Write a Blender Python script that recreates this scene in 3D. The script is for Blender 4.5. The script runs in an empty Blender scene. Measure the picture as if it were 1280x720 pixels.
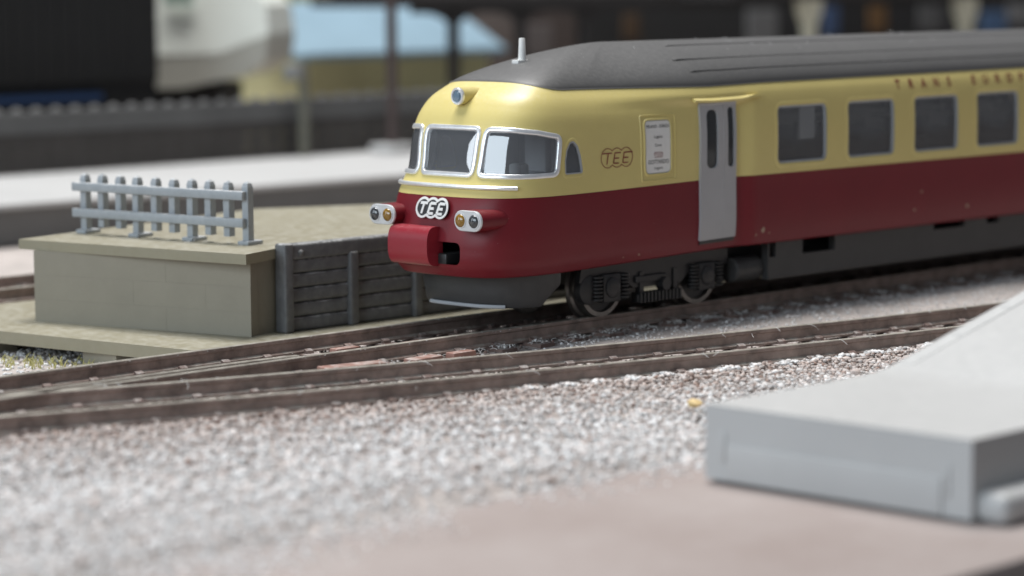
import bpy, bmesh, math, random
import numpy as np
from mathutils import Vector, Matrix
from mathutils.geometry import delaunay_2d_cdt

S = 0.001                       # all lengths below are millimetres of the model railway; S turns them into metres
sc = bpy.context.scene
COL = sc.collection
rng = random.Random(7)

# ------------------------------------------------------------------ camera
CAM = np.array([-327.733, -308.314, 55.493]); FPX = 3330.3
YAW, PITCH, ROLL = math.radians(44.3795), math.radians(6.5303), math.radians(-0.39989)
_f = np.array([math.cos(YAW)*math.cos(PITCH), math.sin(YAW)*math.cos(PITCH), -math.sin(PITCH)])
_r = np.array([math.sin(YAW), -math.cos(YAW), 0.]); _u = np.cross(_r, _f)
RIGHT = math.cos(ROLL)*_r + math.sin(ROLL)*_u; UP = -math.sin(ROLL)*_r + math.cos(ROLL)*_u; FWD = _f
cam_data = bpy.data.cameras.new('camera'); cam = bpy.data.objects.new('camera', cam_data); COL.objects.link(cam)
M = Matrix(((RIGHT[0], UP[0], -FWD[0], CAM[0]*S), (RIGHT[1], UP[1], -FWD[1], CAM[1]*S), (RIGHT[2], UP[2], -FWD[2], CAM[2]*S), (0, 0, 0, 1)))
cam.matrix_world = M
cam_data.sensor_width = 36; cam_data.lens = FPX/1280*36
cam_data.clip_start = 0.01; cam_data.clip_end = 30
cam_data.dof.use_dof = True; cam_data.dof.focus_distance = 0.418; cam_data.dof.aperture_fstop = 20
sc.camera = cam
def _ray(u, v): return FWD + RIGHT*(u-640)/FPX + UP*(360-v)/FPX
def on_y(u, v, y): d = _ray(u, v); return CAM + d*(y-CAM[1])/d[1]
def on_z(u, v, z): d = _ray(u, v); return CAM + d*(z-CAM[2])/d[2]

# ------------------------------------------------------------------ light: an indoor table-top layout by a window
world = bpy.data.worlds.new('World'); sc.world = world; world.use_nodes = True
bg = world.node_tree.nodes['Background']; bg.inputs[0].default_value = (0.80, 0.86, 1.0, 1); bg.inputs[1].default_value = 0.15
def area(name, loc, target, sx, sy, power, col):
    l = bpy.data.lights.new(name, 'AREA'); l.shape = 'RECTANGLE'; l.size = sx; l.size_y = sy; l.energy = power; l.color = col
    o = bpy.data.objects.new(name, l); COL.objects.link(o); o.location = loc
    o.rotation_euler = (Vector(target)-Vector(loc)).to_track_quat('-Z', 'Y').to_euler(); return o
area('window_light', (-1.25, -0.06, 0.42), (0, 0, 0), 1.10, 0.56, 9.4, (0.78, 0.90, 1.0))
area('side_window_light', (-1.04, 0.78, 0.42), (0, 0, 0), 0.20, 0.56, 1.9, (0.83, 0.92, 1.0))
area('ceiling_light', (0.06, 0.34, 1.38), (-0.05, -0.03, 0), 0.75, 0.75, 27.5, (1.0, 0.99, 0.98))
area('brow_highlight_lamp', (0.16, 0.12, 1.15), (-0.02, 0, 0), 0.16, 0.16, 3.2, (1.0, 0.96, 0.90))  # small overhead lamp added for the highlight on the cab brow
sc.view_settings.view_transform = 'Standard'; sc.view_settings.look = 'None'; sc.view_settings.gamma = 1; sc.view_settings.exposure = 0
sc.cycles.use_denoising = True
sc.cycles.max_bounces = 8; sc.cycles.transparent_max_bounces = 12

# ------------------------------------------------------------------ materials
def _n(nt, t, **kw):
    n = nt.nodes.new(t)
    for k, v in kw.items(): setattr(n, k, v)
    return n
MATS = {}
def mat(name, col, rough=.5, metal=0., var=.08, vscale=160, bump=.0, bscale=1500, dust=0., dustcol=(.55, .53, .50), dscale=700, spec=.5, coat=0., col2=None, inside=None, emit=None, dlow=.30, dhigh=.75):
    if name in MATS: return MATS[name]
    m = bpy.data.materials.new(name); m.use_nodes = True; nt = m.node_tree; L = nt.links.new
    b = nt.nodes['Principled BSDF']; b.inputs['Roughness'].default_value = rough; b.inputs['Metallic'].default_value = metal
    b.inputs['Specular IOR Level'].default_value = spec; b.inputs['Coat Weight'].default_value = coat; b.inputs['Coat Roughness'].default_value = .12
    geo = _n(nt, 'ShaderNodeNewGeometry')
    noi = _n(nt, 'ShaderNodeTexNoise'); noi.inputs['Scale'].default_value = vscale; noi.inputs['Detail'].default_value = 6; noi.inputs['Roughness'].default_value = .65
    L(geo.outputs['Position'], noi.inputs['Vector'])
    ramp = _n(nt, 'ShaderNodeMapRange'); ramp.inputs['From Min'].default_value = .3; ramp.inputs['From Max'].default_value = .7
    L(noi.outputs['Fac'], ramp.inputs['Value'])
    mix = _n(nt, 'ShaderNodeMix', data_type='RGBA')
    c1 = [max(0, c*(1-var)) for c in col]; c2 = list(col2) if col2 else [min(1, c*(1+var)) for c in col]
    mix.inputs['A'].default_value = (*c1, 1); mix.inputs['B'].default_value = (*c2, 1)
    L(ramp.outputs['Result'], mix.inputs['Factor']); out = mix.outputs['Result']
    if inside:
        mi = _n(nt, 'ShaderNodeMix', data_type='RGBA'); mi.inputs['B'].default_value = (*inside, 1)
        L(geo.outputs['Backfacing'], mi.inputs['Factor']); L(out, mi.inputs['A']); out = mi.outputs['Result']
    rsock = None
    if dust > 0:
        dn = _n(nt, 'ShaderNodeTexNoise'); dn.inputs['Scale'].default_value = dscale; dn.inputs['Detail'].default_value = 5; dn.inputs['Roughness'].default_value = .7
        L(geo.outputs['Position'], dn.inputs['Vector'])
        dr = _n(nt, 'ShaderNodeMapRange'); dr.inputs['From Min'].default_value = .42; dr.inputs['From Max'].default_value = .66; L(dn.outputs['Fac'], dr.inputs['Value'])
        sx = _n(nt, 'ShaderNodeSeparateXYZ'); L(geo.outputs['True Normal'], sx.inputs['Vector'])
        ur = _n(nt, 'ShaderNodeMapRange'); ur.inputs['From Min'].default_value = dlow; ur.inputs['From Max'].default_value = dhigh; ur.inputs['To Min'].default_value = .12; L(sx.outputs['Z'], ur.inputs['Value'])
        mu = _n(nt, 'ShaderNodeMath', operation='MULTIPLY'); L(dr.outputs['Result'], mu.inputs[0]); L(ur.outputs['Result'], mu.inputs[1])
        m2 = _n(nt, 'ShaderNodeMath', operation='MULTIPLY'); m2.inputs[1].default_value = dust; L(mu.outputs[0], m2.inputs[0])
        md = _n(nt, 'ShaderNodeMix', data_type='RGBA'); md.inputs['B'].default_value = (*dustcol, 1)
        L(m2.outputs[0], md.inputs['Factor']); L(out, md.inputs['A']); out = md.outputs['Result']
        mr = _n(nt, 'ShaderNodeMapRange'); mr.inputs['To Min'].default_value = rough; mr.inputs['To Max'].default_value = .95
        L(m2.outputs[0], mr.inputs['Value']); L(mr.outputs['Result'], b.inputs['Roughness'])
    L(out, b.inputs['Base Color'])
    if bump > 0:
        bn = _n(nt, 'ShaderNodeTexNoise'); bn.inputs['Scale'].default_value = bscale; bn.inputs['Detail'].default_value = 4
        L(geo.outputs['Position'], bn.inputs['Vector'])
        bp = _n(nt, 'ShaderNodeBump'); bp.inputs['Strength'].default_value = 1.; bp.inputs['Distance'].default_value = bump*S
        L(bn.outputs['Fac'], bp.inputs['Height']); L(bp.outputs['Normal'], b.inputs['Normal'])
    if emit: b.inputs['Emission Color'].default_value = (*emit, 1); b.inputs['Emission Strength'].default_value = 1
    MATS[name] = m; return m
def glass(name, tint=(.75, .8, .84), rough=.02, ior=1.55, haze=.1):
    if name in MATS: return MATS[name]
    m = bpy.data.materials.new(name); m.use_nodes = True; nt = m.node_tree; nt.nodes.clear(); L = nt.links.new
    o = _n(nt, 'ShaderNodeOutputMaterial'); mx = _n(nt, 'ShaderNodeMixShader'); tr = _n(nt, 'ShaderNodeBsdfTransparent'); gl = _n(nt, 'ShaderNodeBsdfGlossy'); fr = _n(nt, 'ShaderNodeFresnel')
    tr.inputs[0].default_value = (*tint, 1); gl.inputs['Roughness'].default_value = rough; fr.inputs['IOR'].default_value = ior
    geo = _n(nt, 'ShaderNodeNewGeometry'); bn = _n(nt, 'ShaderNodeTexNoise'); bn.inputs['Scale'].default_value = 260; L(geo.outputs['Position'], bn.inputs['Vector'])
    bp = _n(nt, 'ShaderNodeBump'); bp.inputs['Distance'].default_value = .012*S; L(bn.outputs['Fac'], bp.inputs['Height']); L(bp.outputs['Normal'], gl.inputs['Normal'])
    hz = _n(nt, 'ShaderNodeMixShader'); hz.inputs[0].default_value = haze; df = _n(nt, 'ShaderNodeBsdfDiffuse'); df.inputs[0].default_value = (.55, .57, .6, 1); L(tr.outputs[0], hz.inputs[1]); L(df.outputs[0], hz.inputs[2])  # milky plastic share, also stands in for missing room reflections
    L(fr.outputs[0], mx.inputs[0]); L(hz.outputs[0], mx.inputs[1]); L(gl.outputs[0], mx.inputs[2]); L(mx.outputs[0], o.inputs[0])
    MATS[name] = m; return m

YEL = mat('cream_yellow_paint', (.645, .540, .205), .36, var=.035, vscale=90, bump=.010, bscale=2600, dust=.16, dustcol=(.72, .68, .56), dscale=1500, inside=(.42, .42, .42), dlow=.45, dhigh=.95)
RED = mat('claret_red_paint', (.158, .0088, .0155), .42, spec=.35, var=.06, vscale=90, bump=.012, bscale=2600, dust=.05, dustcol=(.40, .25, .23), dscale=1500, inside=(.05, .05, .05))
ROOFM = mat('dark_grey_roof_paint', (.086, .085, .084), .48, var=.05, vscale=60, bump=.006, bscale=2600, dust=.10, dustcol=(.30, .29, .28), dscale=1500, inside=(.1, .1, .1))
CHROME = mat('brushed_silver_trim', (.86, .87, .88), .30, metal=.6, var=.06, vscale=900, bump=.02, bscale=1800)
SILV = mat('silver_lamp_plate', (.66, .67, .68), .38, metal=.35, var=.05, vscale=900)
DOORM = mat('grey_door_plastic', (.40, .40, .41), .45, var=.05, bump=.006)
GREYF = mat('grey_window_frame', (.36, .38, .40), .40, var=.05)
SKIRT = mat('charcoal_skirt_plastic', (.038, .038, .038), .5, var=.12, vscale=200, bump=.012, dust=.18, dustcol=(.25, .24, .23))
BLACK = mat('black_bogie_plastic', (.018, .018, .019), .42, var=.2, bump=.012, dust=.22, dustcol=(.16, .15, .14))
STEEL = mat('worn_wheel_steel', (.20, .19, .18), .36, metal=.8, var=.15, vscale=600)
VOID = mat('dark_interior', (.012, .012, .012), .8)
WHITE = mat('white_plastic', (.76, .76, .74), .45, var=.04)
LETTER = mat('dark_red_print', (.22, .035, .030), .5, var=.1)
INK = mat('black_print', (.03, .03, .03), .5)
INT = mat('grey_interior_plastic', (.42, .42, .43), .55, var=.1)
HEADR = mat('pale_headrest_plastic', (.75, .75, .73), .6)
SEAT = mat('dark_grey_seat_plastic', (.42, .425, .43), .6, var=.1)
AMBER = mat('amber_lens', (.26, .135, .012), .10, var=.15, coat=1.)
LENS = mat('dark_lens', (.045, .05, .055), .06, var=.1, coat=1.)
BLUELENS = mat('blue_grey_lens', (.16, .24, .31), .08, coat=1.)
GLASS = glass('window_glass', tint=(.86, .88, .90), haze=.15, ior=1.65)
GLASS2 = glass('cab_glass', tint=(.88, .90, .92), ior=2.5, haze=.17)
RAILM = mat('browned_rail_steel', (.24, .18, .155), .55, metal=.05, var=.45, vscale=300, bump=.05, bscale=1300, dust=.85, dustcol=(.44, .42, .37), dscale=420, dlow=.5, dhigh=.9)
RAILTOP = mat('worn_rail_head', (.30, .275, .235), .42, metal=.35, var=.25, vscale=300, bump=.02, bscale=1500, dust=.4, dustcol=(.50, .48, .43), dscale=500)
SLEEP = mat('brown_sleeper_plastic', (.15, .098, .082), .65, var=.3, vscale=300, bump=.06, bscale=900, dust=.95, dustcol=(.45, .43, .41), dscale=420)
TAN = mat('tan_ramp_plastic', (.255, .232, .160), .5, var=.05, vscale=120, bump=.012, dust=.5, dustcol=(.44, .43, .38), dscale=700)
TANW = mat('tan_wall_plastic', (.240, .220, .170), .5, var=.05, vscale=140, bump=.02, bscale=1100, dust=.2, dustcol=(.5, .48, .42), dscale=1300)
PLANK = mat('dark_grey_plank_plastic', (.105, .107, .110), .5, var=.14, vscale=260, bump=.05, bscale=700, dust=.75, dustcol=(.50, .50, .49), dscale=600)
FENCEM = mat('pale_blue_grey_fence_plastic', (.305, .332, .353), .45, var=.07, bump=.012, dust=.9, dustcol=(.72, .72, .71), dscale=800)
PLAT = mat('light_grey_platform_plastic', (.455, .455, .448), .45, var=.04, vscale=60, bump=.02, bscale=900, dust=.15, dustcol=(.62, .61, .59))
GROUND = mat('sandy_grey_ballast', (.44, .40, .375), .95, var=.18, vscale=130, bump=.22, bscale=1400, col2=(.53, .475, .445))
BOARD = mat('pinkish_grey_board', (.30, .243, .222), .9, var=.10, vscale=40, bump=.15, bscale=800, col2=(.345, .30, .282))

# ------------------------------------------------------------------ mesh helpers (millimetres in, metres out)
def link(name, me, material, parent=None, loc=(0, 0, 0)):
    o = bpy.data.objects.new(name, me); COL.objects.link(o)
    if material is not None:
        for m_ in (material if isinstance(material, (list, tuple)) else [material]): me.materials.append(m_)
    o.location = Vector(loc)*S
    if parent is not None: o.parent = parent
    return o
def thing(name, label, cat, loc=(0, 0, 0), rz=0, group=None):
    o = bpy.data.objects.new(name, None); COL.objects.link(o); o.empty_display_size = .005
    o.location = Vector(loc)*S; o.rotation_euler = (0, 0, rz); tag(o, label, cat, group); return o
def tag(o, label=None, cat=None, group=None, kind=None):
    if label: o['label'] = label
    if cat: o['category'] = cat
    if group: o['group'] = group
    if kind: o['kind'] = kind
    return o
class MB:
    def __init__(s): s.v, s.f, s.mi = [], [], []
    def add(s, vs, fs, mi=0):
        b = len(s.v); s.v += [tuple(map(float, p)) for p in vs]; s.f += [tuple(i+b for i in f) for f in fs]; s.mi += [mi]*len(fs); return s
    def box(s, x0, x1, y0, y1, z0, z1, mi=0):
        return s.add([(x0, y0, z0), (x1, y0, z0), (x1, y1, z0), (x0, y1, z0), (x0, y0, z1), (x1, y0, z1), (x1, y1, z1), (x0, y1, z1)],
                     [(3, 2, 1, 0), (4, 5, 6, 7), (0, 1, 5, 4), (1, 2, 6, 5), (2, 3, 7, 6), (3, 0, 4, 7)], mi)
    def rbox(s, x0, x1, y0, y1, z0, z1, r=.3, seg=2, mi=0):
        bm = bmesh.new(); bmesh.ops.create_cube(bm, size=1)
        for v in bm.verts: v.co = Vector((lerp(x0, x1, v.co.x+.5), lerp(y0, y1, v.co.y+.5), lerp(z0, z1, v.co.z+.5)))
        bmesh.ops.bevel(bm, geom=bm.edges[:], offset=r, segments=seg, profile=.5, affect='EDGES')
        return s.bm(bm, mi)
    def bm(s, bm, mi=0):
        bm.verts.ensure_lookup_table(); bm.verts.index_update()
        s.add([v.co[:] for v in bm.verts], [[v.index for v in f.verts] for f in bm.faces], mi); bm.free(); return s
    def cyl(s, p0, p1, r0, r1=None, n=16, cap=True, mi=0):
        r1 = r0 if r1 is None else r1
        p0, p1 = Vector(p0), Vector(p1); d = (p1-p0).normalized(); a = d.orthogonal().normalized(); b = d.cross(a)
        vs = [p0+(a*math.cos(t)+b*math.sin(t))*r0 for t in [2*math.pi*i/n for i in range(n)]] + [p1+(a*math.cos(t)+b*math.sin(t))*r1 for t in [2*math.pi*i/n for i in range(n)]]
        fs = [(i, (i+1) % n, n+(i+1) % n, n+i) for i in range(n)]
        if cap: fs += [tuple(range(n-1, -1, -1)), tuple(range(n, 2*n))]
        return s.add(vs, fs, mi)
    def lathe(s, c, axis, prof, n=28, mi=0, closed=False):
        c = Vector(c); d = Vector(axis).normalized(); a = d.orthogonal().normalized(); b = d.cross(a); k = len(prof)
        vs = [c+d*h+(a*math.cos(2*math.pi*i/n)+b*math.sin(2*math.pi*i/n))*r for i in range(n) for (r, h) in prof]
        fs = [(i*k+j, ((i+1) % n)*k+j, ((i+1) % n)*k+j+1, i*k+j+1) for i in range(n) for j in range(k-1)]
        if closed: fs += [(i*k+k-1, ((i+1) % n)*k+k-1, ((i+1) % n)*k, i*k) for i in range(n)]
        return s.add(vs, fs, mi)
    def tube(s, pts, r, n=8, closed=False, mi=0):
        P = [Vector(p) for p in pts]; N = len(P); vs = []; fs = []
        t0 = (P[1]-P[0]).normalized(); nr = t0.orthogonal().normalized()
        for i in range(N):
            t = (P[(i+1) % N]-P[i-1]) if closed or 0 < i < N-1 else (P[1]-P[0] if i == 0 else P[-1]-P[-2]); t.normalize()
            nr = (nr-t*nr.dot(t)).normalized(); bt = t.cross(nr)
            rr = r[i] if isinstance(r, (list, tuple)) else r
            vs += [P[i]+(nr*math.cos(2*math.pi*j/n)+bt*math.sin(2*math.pi*j/n))*rr for j in range(n)]
        for i in range(N if closed else N-1):
            for j in range(n): fs.append((i*n+j, i*n+(j+1) % n, ((i+1) % N)*n+(j+1) % n, ((i+1) % N)*n+j))
        if not closed: fs += [tuple(range(n-1, -1, -1)), tuple(range((N-1)*n, N*n))]
        return s.add(vs, fs, mi)
    def prism(s, poly, axis, a0, a1, mi=0):
        """poly of 2D points extruded along axis: 'x' (y,z), 'y' (x,z), 'z' (x,y)"""
        mk = {'x': lambda p, a: (a, p[0], p[1]), 'y': lambda p, a: (p[0], a, p[1]), 'z': lambda p, a: (p[0], p[1], a)}[axis]
        n = len(poly); vs = [mk(p, a0) for p in poly]+[mk(p, a1) for p in poly]
        fs = [(i, (i+1) % n, n+(i+1) % n, n+i) for i in range(n)]+[tuple(range(n-1, -1, -1)), tuple(range(n, 2*n))]
        return s.add(vs, fs, mi)
    def mesh(s, name, smooth=False, bevel=0, angle=35, recalc=True):
        me = bpy.data.meshes.new(name); bm = bmesh.new()
        vv = [bm.verts.new(p) for p in s.v]
        for f, m_ in zip(s.f, s.mi):
            try: fc = bm.faces.new([vv[i] for i in f]); fc.material_index = m_
            except ValueError: pass
        if bevel: bmesh.ops.bevel(bm, geom=[e for e in bm.edges if e.is_manifold and e.calc_face_angle(0) > .5], offset=bevel, segments=2, profile=.5, affect='EDGES')
        if recalc: bmesh.ops.recalc_face_normals(bm, faces=bm.faces)
        for v in bm.verts: v.co *= S
        if smooth:
            for f in bm.faces: f.smooth = True
            for e in bm.edges:
                if e.is_manifold and e.calc_face_angle(0) > math.radians(angle): e.smooth = False
        bm.to_mesh(me); bm.free(); return me
    def build(s, name, material, parent=None, smooth=False, bevel=0, loc=(0, 0, 0), angle=35):
        return link(name, s.mesh(name, smooth, bevel, angle), material, parent, loc)
def lerp(a, b, t): return a+(b-a)*t

# ================================================================== THE RAILCAR BODY SURFACE
XS, NE, NAR, RCX, PF, PS = -10.81, 3.66, 1.0, 8.0, 1.40, 1.62
ZK = np.array([9.6, 11, 14, 18, 22.1, 25, 31.5, 34.5, 36.5, 38.3])
X0 = np.array([-30.13, -31.21, -31.52, -30.80, -29.63, -27.80, -26.05, -24.30, -22.20, -18.6])
WN = np.array([13.61, 14.51, 15.18, 15.34, 15.16, 14.87, 14.55, 13.98, 13.0, 11.5])
WSZ = np.array([9.6, 12, 21, 33, 35.5, 37, 38.3]); WSV = np.array([15.9, 16.2, 16.3, 16.25, 16.0, 15.6, 14.9])
ZRN, ZT = (39.57, 38.24, 37.86, 38.13), 45.43
TB, TM, TR = 9.6, 22.1, 38.3
XEND = 262.
def herm(z, X, Y):
    z = np.clip(np.asarray(z, float), X[0], X[-1]); i = np.clip(np.searchsorted(X, z)-1, 0, len(X)-2)
    d = np.diff(Y)/np.diff(X); m = np.empty(len(X)); m[0], m[-1] = d[0], d[-1]
    h = np.diff(X); m[1:-1] = (d[:-1]*h[1:]+d[1:]*h[:-1])/(h[:-1]+h[1:])
    H = X[i+1]-X[i]; t = (z-X[i])/H
    return (2*t**3-3*t*t+1)*Y[i]+(t**3-2*t*t+t)*m[i]*H+(-2*t**3+3*t*t)*Y[i+1]+(t**3-t*t)*m[i+1]*H
def smst(a, b, x): t = np.clip((x-a)/(b-a), 0, 1); return t*t*(3-2*t)
def outline(q, t):
    q = np.asarray(q, float); wn, ws, x0 = herm(t, ZK, WN), herm(t, WSZ, WSV), herm(t, ZK, X0)
    x = np.where(q <= 0, XS-q*40, XS+(q-1)*40)
    h = lerp(lerp(wn, ws-NAR*(1-smst(34.8, 36.6, t)), smst(XS, 24, x)), ws, smst(27, 31.5, x))
    qq = np.clip(q, 0, 1); c = np.cos(np.pi*qq); s = np.abs(np.sin(np.pi*qq))
    nx = XS-(XS-x0)*s**(2/NE); ny = -wn*np.sign(c)*np.abs(c)**(2/NE); ins = (q > 0) & (q < 1)
    return np.where(ins, nx, x), np.where(ins, ny, np.where(q <= 0, -h, h))
def warp(x, q, t):
    fr = 1-smst(-20, 32, x); nose = np.sin(np.pi*np.clip(q, 0, 1))
    zr = lerp(np.interp(x, [-10, 20, 35, 110], [ZRN[1], ZRN[2], ZRN[3], 38.5]), ZRN[0], nose**1.5)
    zm = TM-.63*fr; zb = 10.17-1.24*fr
    return np.where(t < TM, zb+(t-TB)/(TM-TB)*(zm-zb), zm+(t-TM)/(TR-TM)*(zr-zm))
_qt = np.r_[0, np.geomspace(1e-6, .5, 900)]; _qt = np.r_[_qt, 1-_qt[-2::-1]]
_ox, _oy = outline(np.clip(_qt, 1e-9, 1-1e-9), np.full(_qt.shape, 25.))
ATAB = np.r_[0, np.cumsum(np.hypot(np.diff(_ox), np.diff(_oy)))]; LN = ATAB[-1]
def qa(a):
    a = np.asarray(a, float); return np.where(a <= 0, a/40, np.where(a >= LN, 1+(a-LN)/40, np.interp(a, ATAB, _qt)))
def aq(q): return float(np.interp(q, _qt, ATAB))
def ax(x): return XS-x                                     # near side: distance coordinate of a given x
def ay(y, t):
    c = -math.copysign((abs(y)/float(herm(t, ZK, WN)))**(NE/2), y); return aq(math.acos(max(-1, min(1, c)))/math.pi)
def HP(a, t):
    q = qa(a); t = np.asarray(t, float); x, y = outline(q, t); return np.stack([x, y, warp(x, q, t)], -1)
def HN(a, t):
    a = np.asarray(a, float); t = np.asarray(t, float); e = .12
    da = HP(a+e, t)-HP(a-e, t); dt = HP(a, np.minimum(t+e, TR))-HP(a, np.maximum(t-e, TB)); n = np.cross(dt, da)
    return n/np.linalg.norm(n, axis=-1, keepdims=True)
def HPN(loop, off=0.):
    L_ = np.array(loop, float); return HP(L_[:, 0], L_[:, 1])+HN(L_[:, 0], L_[:, 1])*off

# outlines on the surface -------------------------------------------------
def fillet(pts, r, seg=5, maxlen=.7):
    out = []; n = len(pts)
    for i in range(n):
        p = np.array(pts[i], float); a = np.array(pts[i-1], float)-p; b = np.array(pts[(i+1) % n], float)-p
        la, lb = np.linalg.norm(a), np.linalg.norm(b); rr = r[i] if isinstance(r, (list, tuple)) else r
        if rr <= 0: out.append(tuple(p)); continue
        ua, ub = a/la, b/lb; ang = math.acos(max(-1, min(1, ua@ub))); d = min(rr/math.tan(ang/2), .48*la, .48*lb)
        for k in range(seg+1):
            t = k/seg; out.append(tuple((p+ua*d)*(1-t)**2+2*p*t*(1-t)+(p+ub*d)*t*t))
    res = []
    for i in range(len(out)):
        p, q = np.array(out[i]), np.array(out[(i+1) % len(out)]); m = max(1, int(math.ceil(np.linalg.norm(q-p)/maxlen)))
        res += [tuple(p+(q-p)*k/m) for k in range(m)]
    return res
def inset(loop, d):
    P = np.array(loop); n = len(P); ar = .5*np.sum(P[:, 0]*np.roll(P[:, 1], -1)-np.roll(P[:, 0], -1)*P[:, 1]); s = 1 if ar > 0 else -1
    t = np.roll(P, -1, 0)-np.roll(P, 1, 0); t /= np.linalg.norm(t, axis=1, keepdims=True)+1e-12
    return [tuple(p) for p in P+np.stack([-t[:, 1], t[:, 0]], 1)*s*d]
def mirror(loop): return [(LN-a, t) for a, t in loop][::-1]
def inside(p, loop):
    x, y = p; c = False; n = len(loop); j = n-1
    for i in range(n):
        xi, yi = loop[i]; xj, yj = loop[j]
        if (yi > y) != (yj > y) and x < (xj-xi)*(y-yi)/(yj-yi)+xi: c = not c
        j = i
    return c
def cdt(bound, holes, pts, clear=.18):
    """triangulate region inside bound (None = convex hull of pts) minus holes"""
    loops = ([bound] if bound else [])+holes; V = []; Ed = []
    for lp in loops:
        b = len(V); V += [Vector(p) for p in lp]; Ed += [(b+i, b+(i+1) % len(lp)) for i in range(len(lp))]
    LP = np.array([p for lp in loops for p in lp]) if loops else None
    boxes = [(np.min(h, 0), np.max(h, 0)) for h in holes]
    for p in pts:
        if LP is not None and np.min(np.abs(LP-np.array(p)).max(1)) < clear: continue
        if bound and not inside(p, bound): continue
        if any(lo[0] <= p[0] <= hi[0] and lo[1] <= p[1] <= hi[1] and inside(p, h) for h, (lo, hi) in zip(holes, boxes)): continue
        V.append(Vector(p))
    ov, oe, of, *_ = delaunay_2d_cdt(V, Ed, [], 0, 1e-6)
    ov = [tuple(v) for v in ov]; F = []
    for f in of:
        c = (sum(ov[i][0] for i in f)/3, sum(ov[i][1] for i in f)/3)
        if bound and not inside(c, bound): continue
        if any(lo[0] <= c[0] <= hi[0] and lo[1] <= c[1] <= hi[1] and inside(c, h) for h, (lo, hi) in zip(holes, boxes)): continue
        F.append(tuple(f))
    return ov, F
def skin_obj(name, ov, F, material, parent, off=0., thick=0., bound=None):
    """2D (a,t) triangles onto the hull, with analytic normals"""
    A = np.array(ov); P = HP(A[:, 0], A[:, 1]); N = HN(A[:, 0], A[:, 1]); P = P+N*off
    me = bpy.data.meshes.new(name); F2 = []
    for f in F:
        g = np.cross(P[f[1]]-P[f[0]], P[f[2]]-P[f[0]]); F2.append(f if g@N[f[0]] > 0 else f[::-1])
    V = [tuple(p*S) for p in P]; NV = [tuple(n) for n in N]
    me.from_pydata(V, [], F2)
    for p in me.polygons: p.use_smooth = True
    me.normals_split_custom_set_from_vertices(NV)
    return link(name, me, material, parent)
def sweep(name, loop, section, material, parent, closed=True):
    P = HPN(loop); A = np.array(loop); N = HN(A[:, 0], A[:, 1]); T = np.roll(P, -1, 0)-np.roll(P, 1, 0)
    if not closed: T[0] = P[1]-P[0]; T[-1] = P[-1]-P[-2]
    T /= np.linalg.norm(T, axis=1, keepdims=True); B = np.cross(N, T); cen = P.mean(0)
    if closed and np.mean(np.sum(B*(P-cen), 1)) < 0: B = -B
    m = MB(); n = len(P); k = len(section); vs = [P[i]+B[i]*b+N[i]*h for i in range(n) for b, h in section]
    fs = [(i*k+j, i*k+(j+1) % k, ((i+1) % n)*k+(j+1) % k, ((i+1) % n)*k+j) for i in range(n if closed else n-1) for j in range(k)]
    if not closed: fs += [tuple(range(k)), tuple(range((n-1)*k, n*k))]
    m.add(vs, fs); return m.build(name, material, parent, smooth=True, angle=50)
def rnd_sec(b0, b1, h0, h1, r=.12):
    return [(b0, h0), (b1, h0), (b1, h1-r), (b1-r*.3, h1-r*.3), (b1-r, h1), (b0+r, h1), (b0+r*.3, h1-r*.3), (b0, h1-r)]
def pane(name, loop, off, material, parent, g=.8):
    A = np.array(loop); lo, hi = A.min(0), A.max(0)
    pts = [(x, y) for x in np.arange(lo[0]+.4, hi[0], g) for y in np.arange(lo[1]+.4, hi[1], g*1.5)]
    ov, F = cdt(loop, [], pts, .25); return skin_obj(name, ov, F, material, parent, off)
SH = .12
def stroke(mb, pts, w, fn, closed=False, h=None):
    h = SH if h is None else h
    """flat raised ribbon of width w along 2D points, mapped to 3D by fn(x,y,height)"""
    P = np.array(pts, float); n = len(P); T = np.roll(P, -1, 0)-np.roll(P, 1, 0)
    if not closed: T[0] = P[1]-P[0]; T[-1] = P[-1]-P[-2]
    T /= np.linalg.norm(T, axis=1, keepdims=True)+1e-12; Nn = np.stack([-T[:, 1], T[:, 0]], 1)*w/2; vs = []
    for i in range(n):
        for s_, hh in ((1, 0), (1, h), (-1, h), (-1, 0)): q = P[i]+Nn[i]*s_; vs.append(fn(q[0], q[1], hh))
    fs = [(i*4+j, i*4+(j+1) % 4, ((i+1) % n)*4+(j+1) % 4, ((i+1) % n)*4+j) for i in range(n if closed else n-1) for j in range(4)]
    if not closed: fs += [(0, 1, 2, 3), ((n-1)*4, (n-1)*4+1, (n-1)*4+2, (n-1)*4+3)]
    mb.add(vs, fs)
def text_mesh(body, size, shear=0., space=1., bold=0.):
    cu = bpy.data.curves.new('print', 'FONT'); cu.body = body; cu.size = size; cu.align_x = 'CENTER'; cu.align_y = 'CENTER'; cu.shear = shear; cu.space_character = space; cu.offset = bold; cu.resolution_u = 3
    o = bpy.data.objects.new('print', cu); COL.objects.link(o); dg = bpy.context.evaluated_depsgraph_get(); dg.update()
    me = o.evaluated_get(dg).to_mesh(); V = [tuple(v.co) for v in me.vertices]; F = [tuple(p.vertices) for p in me.polygons]
    o.evaluated_get(dg).to_mesh_clear(); bpy.data.objects.remove(o); bpy.data.curves.remove(cu); return V, F

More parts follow.
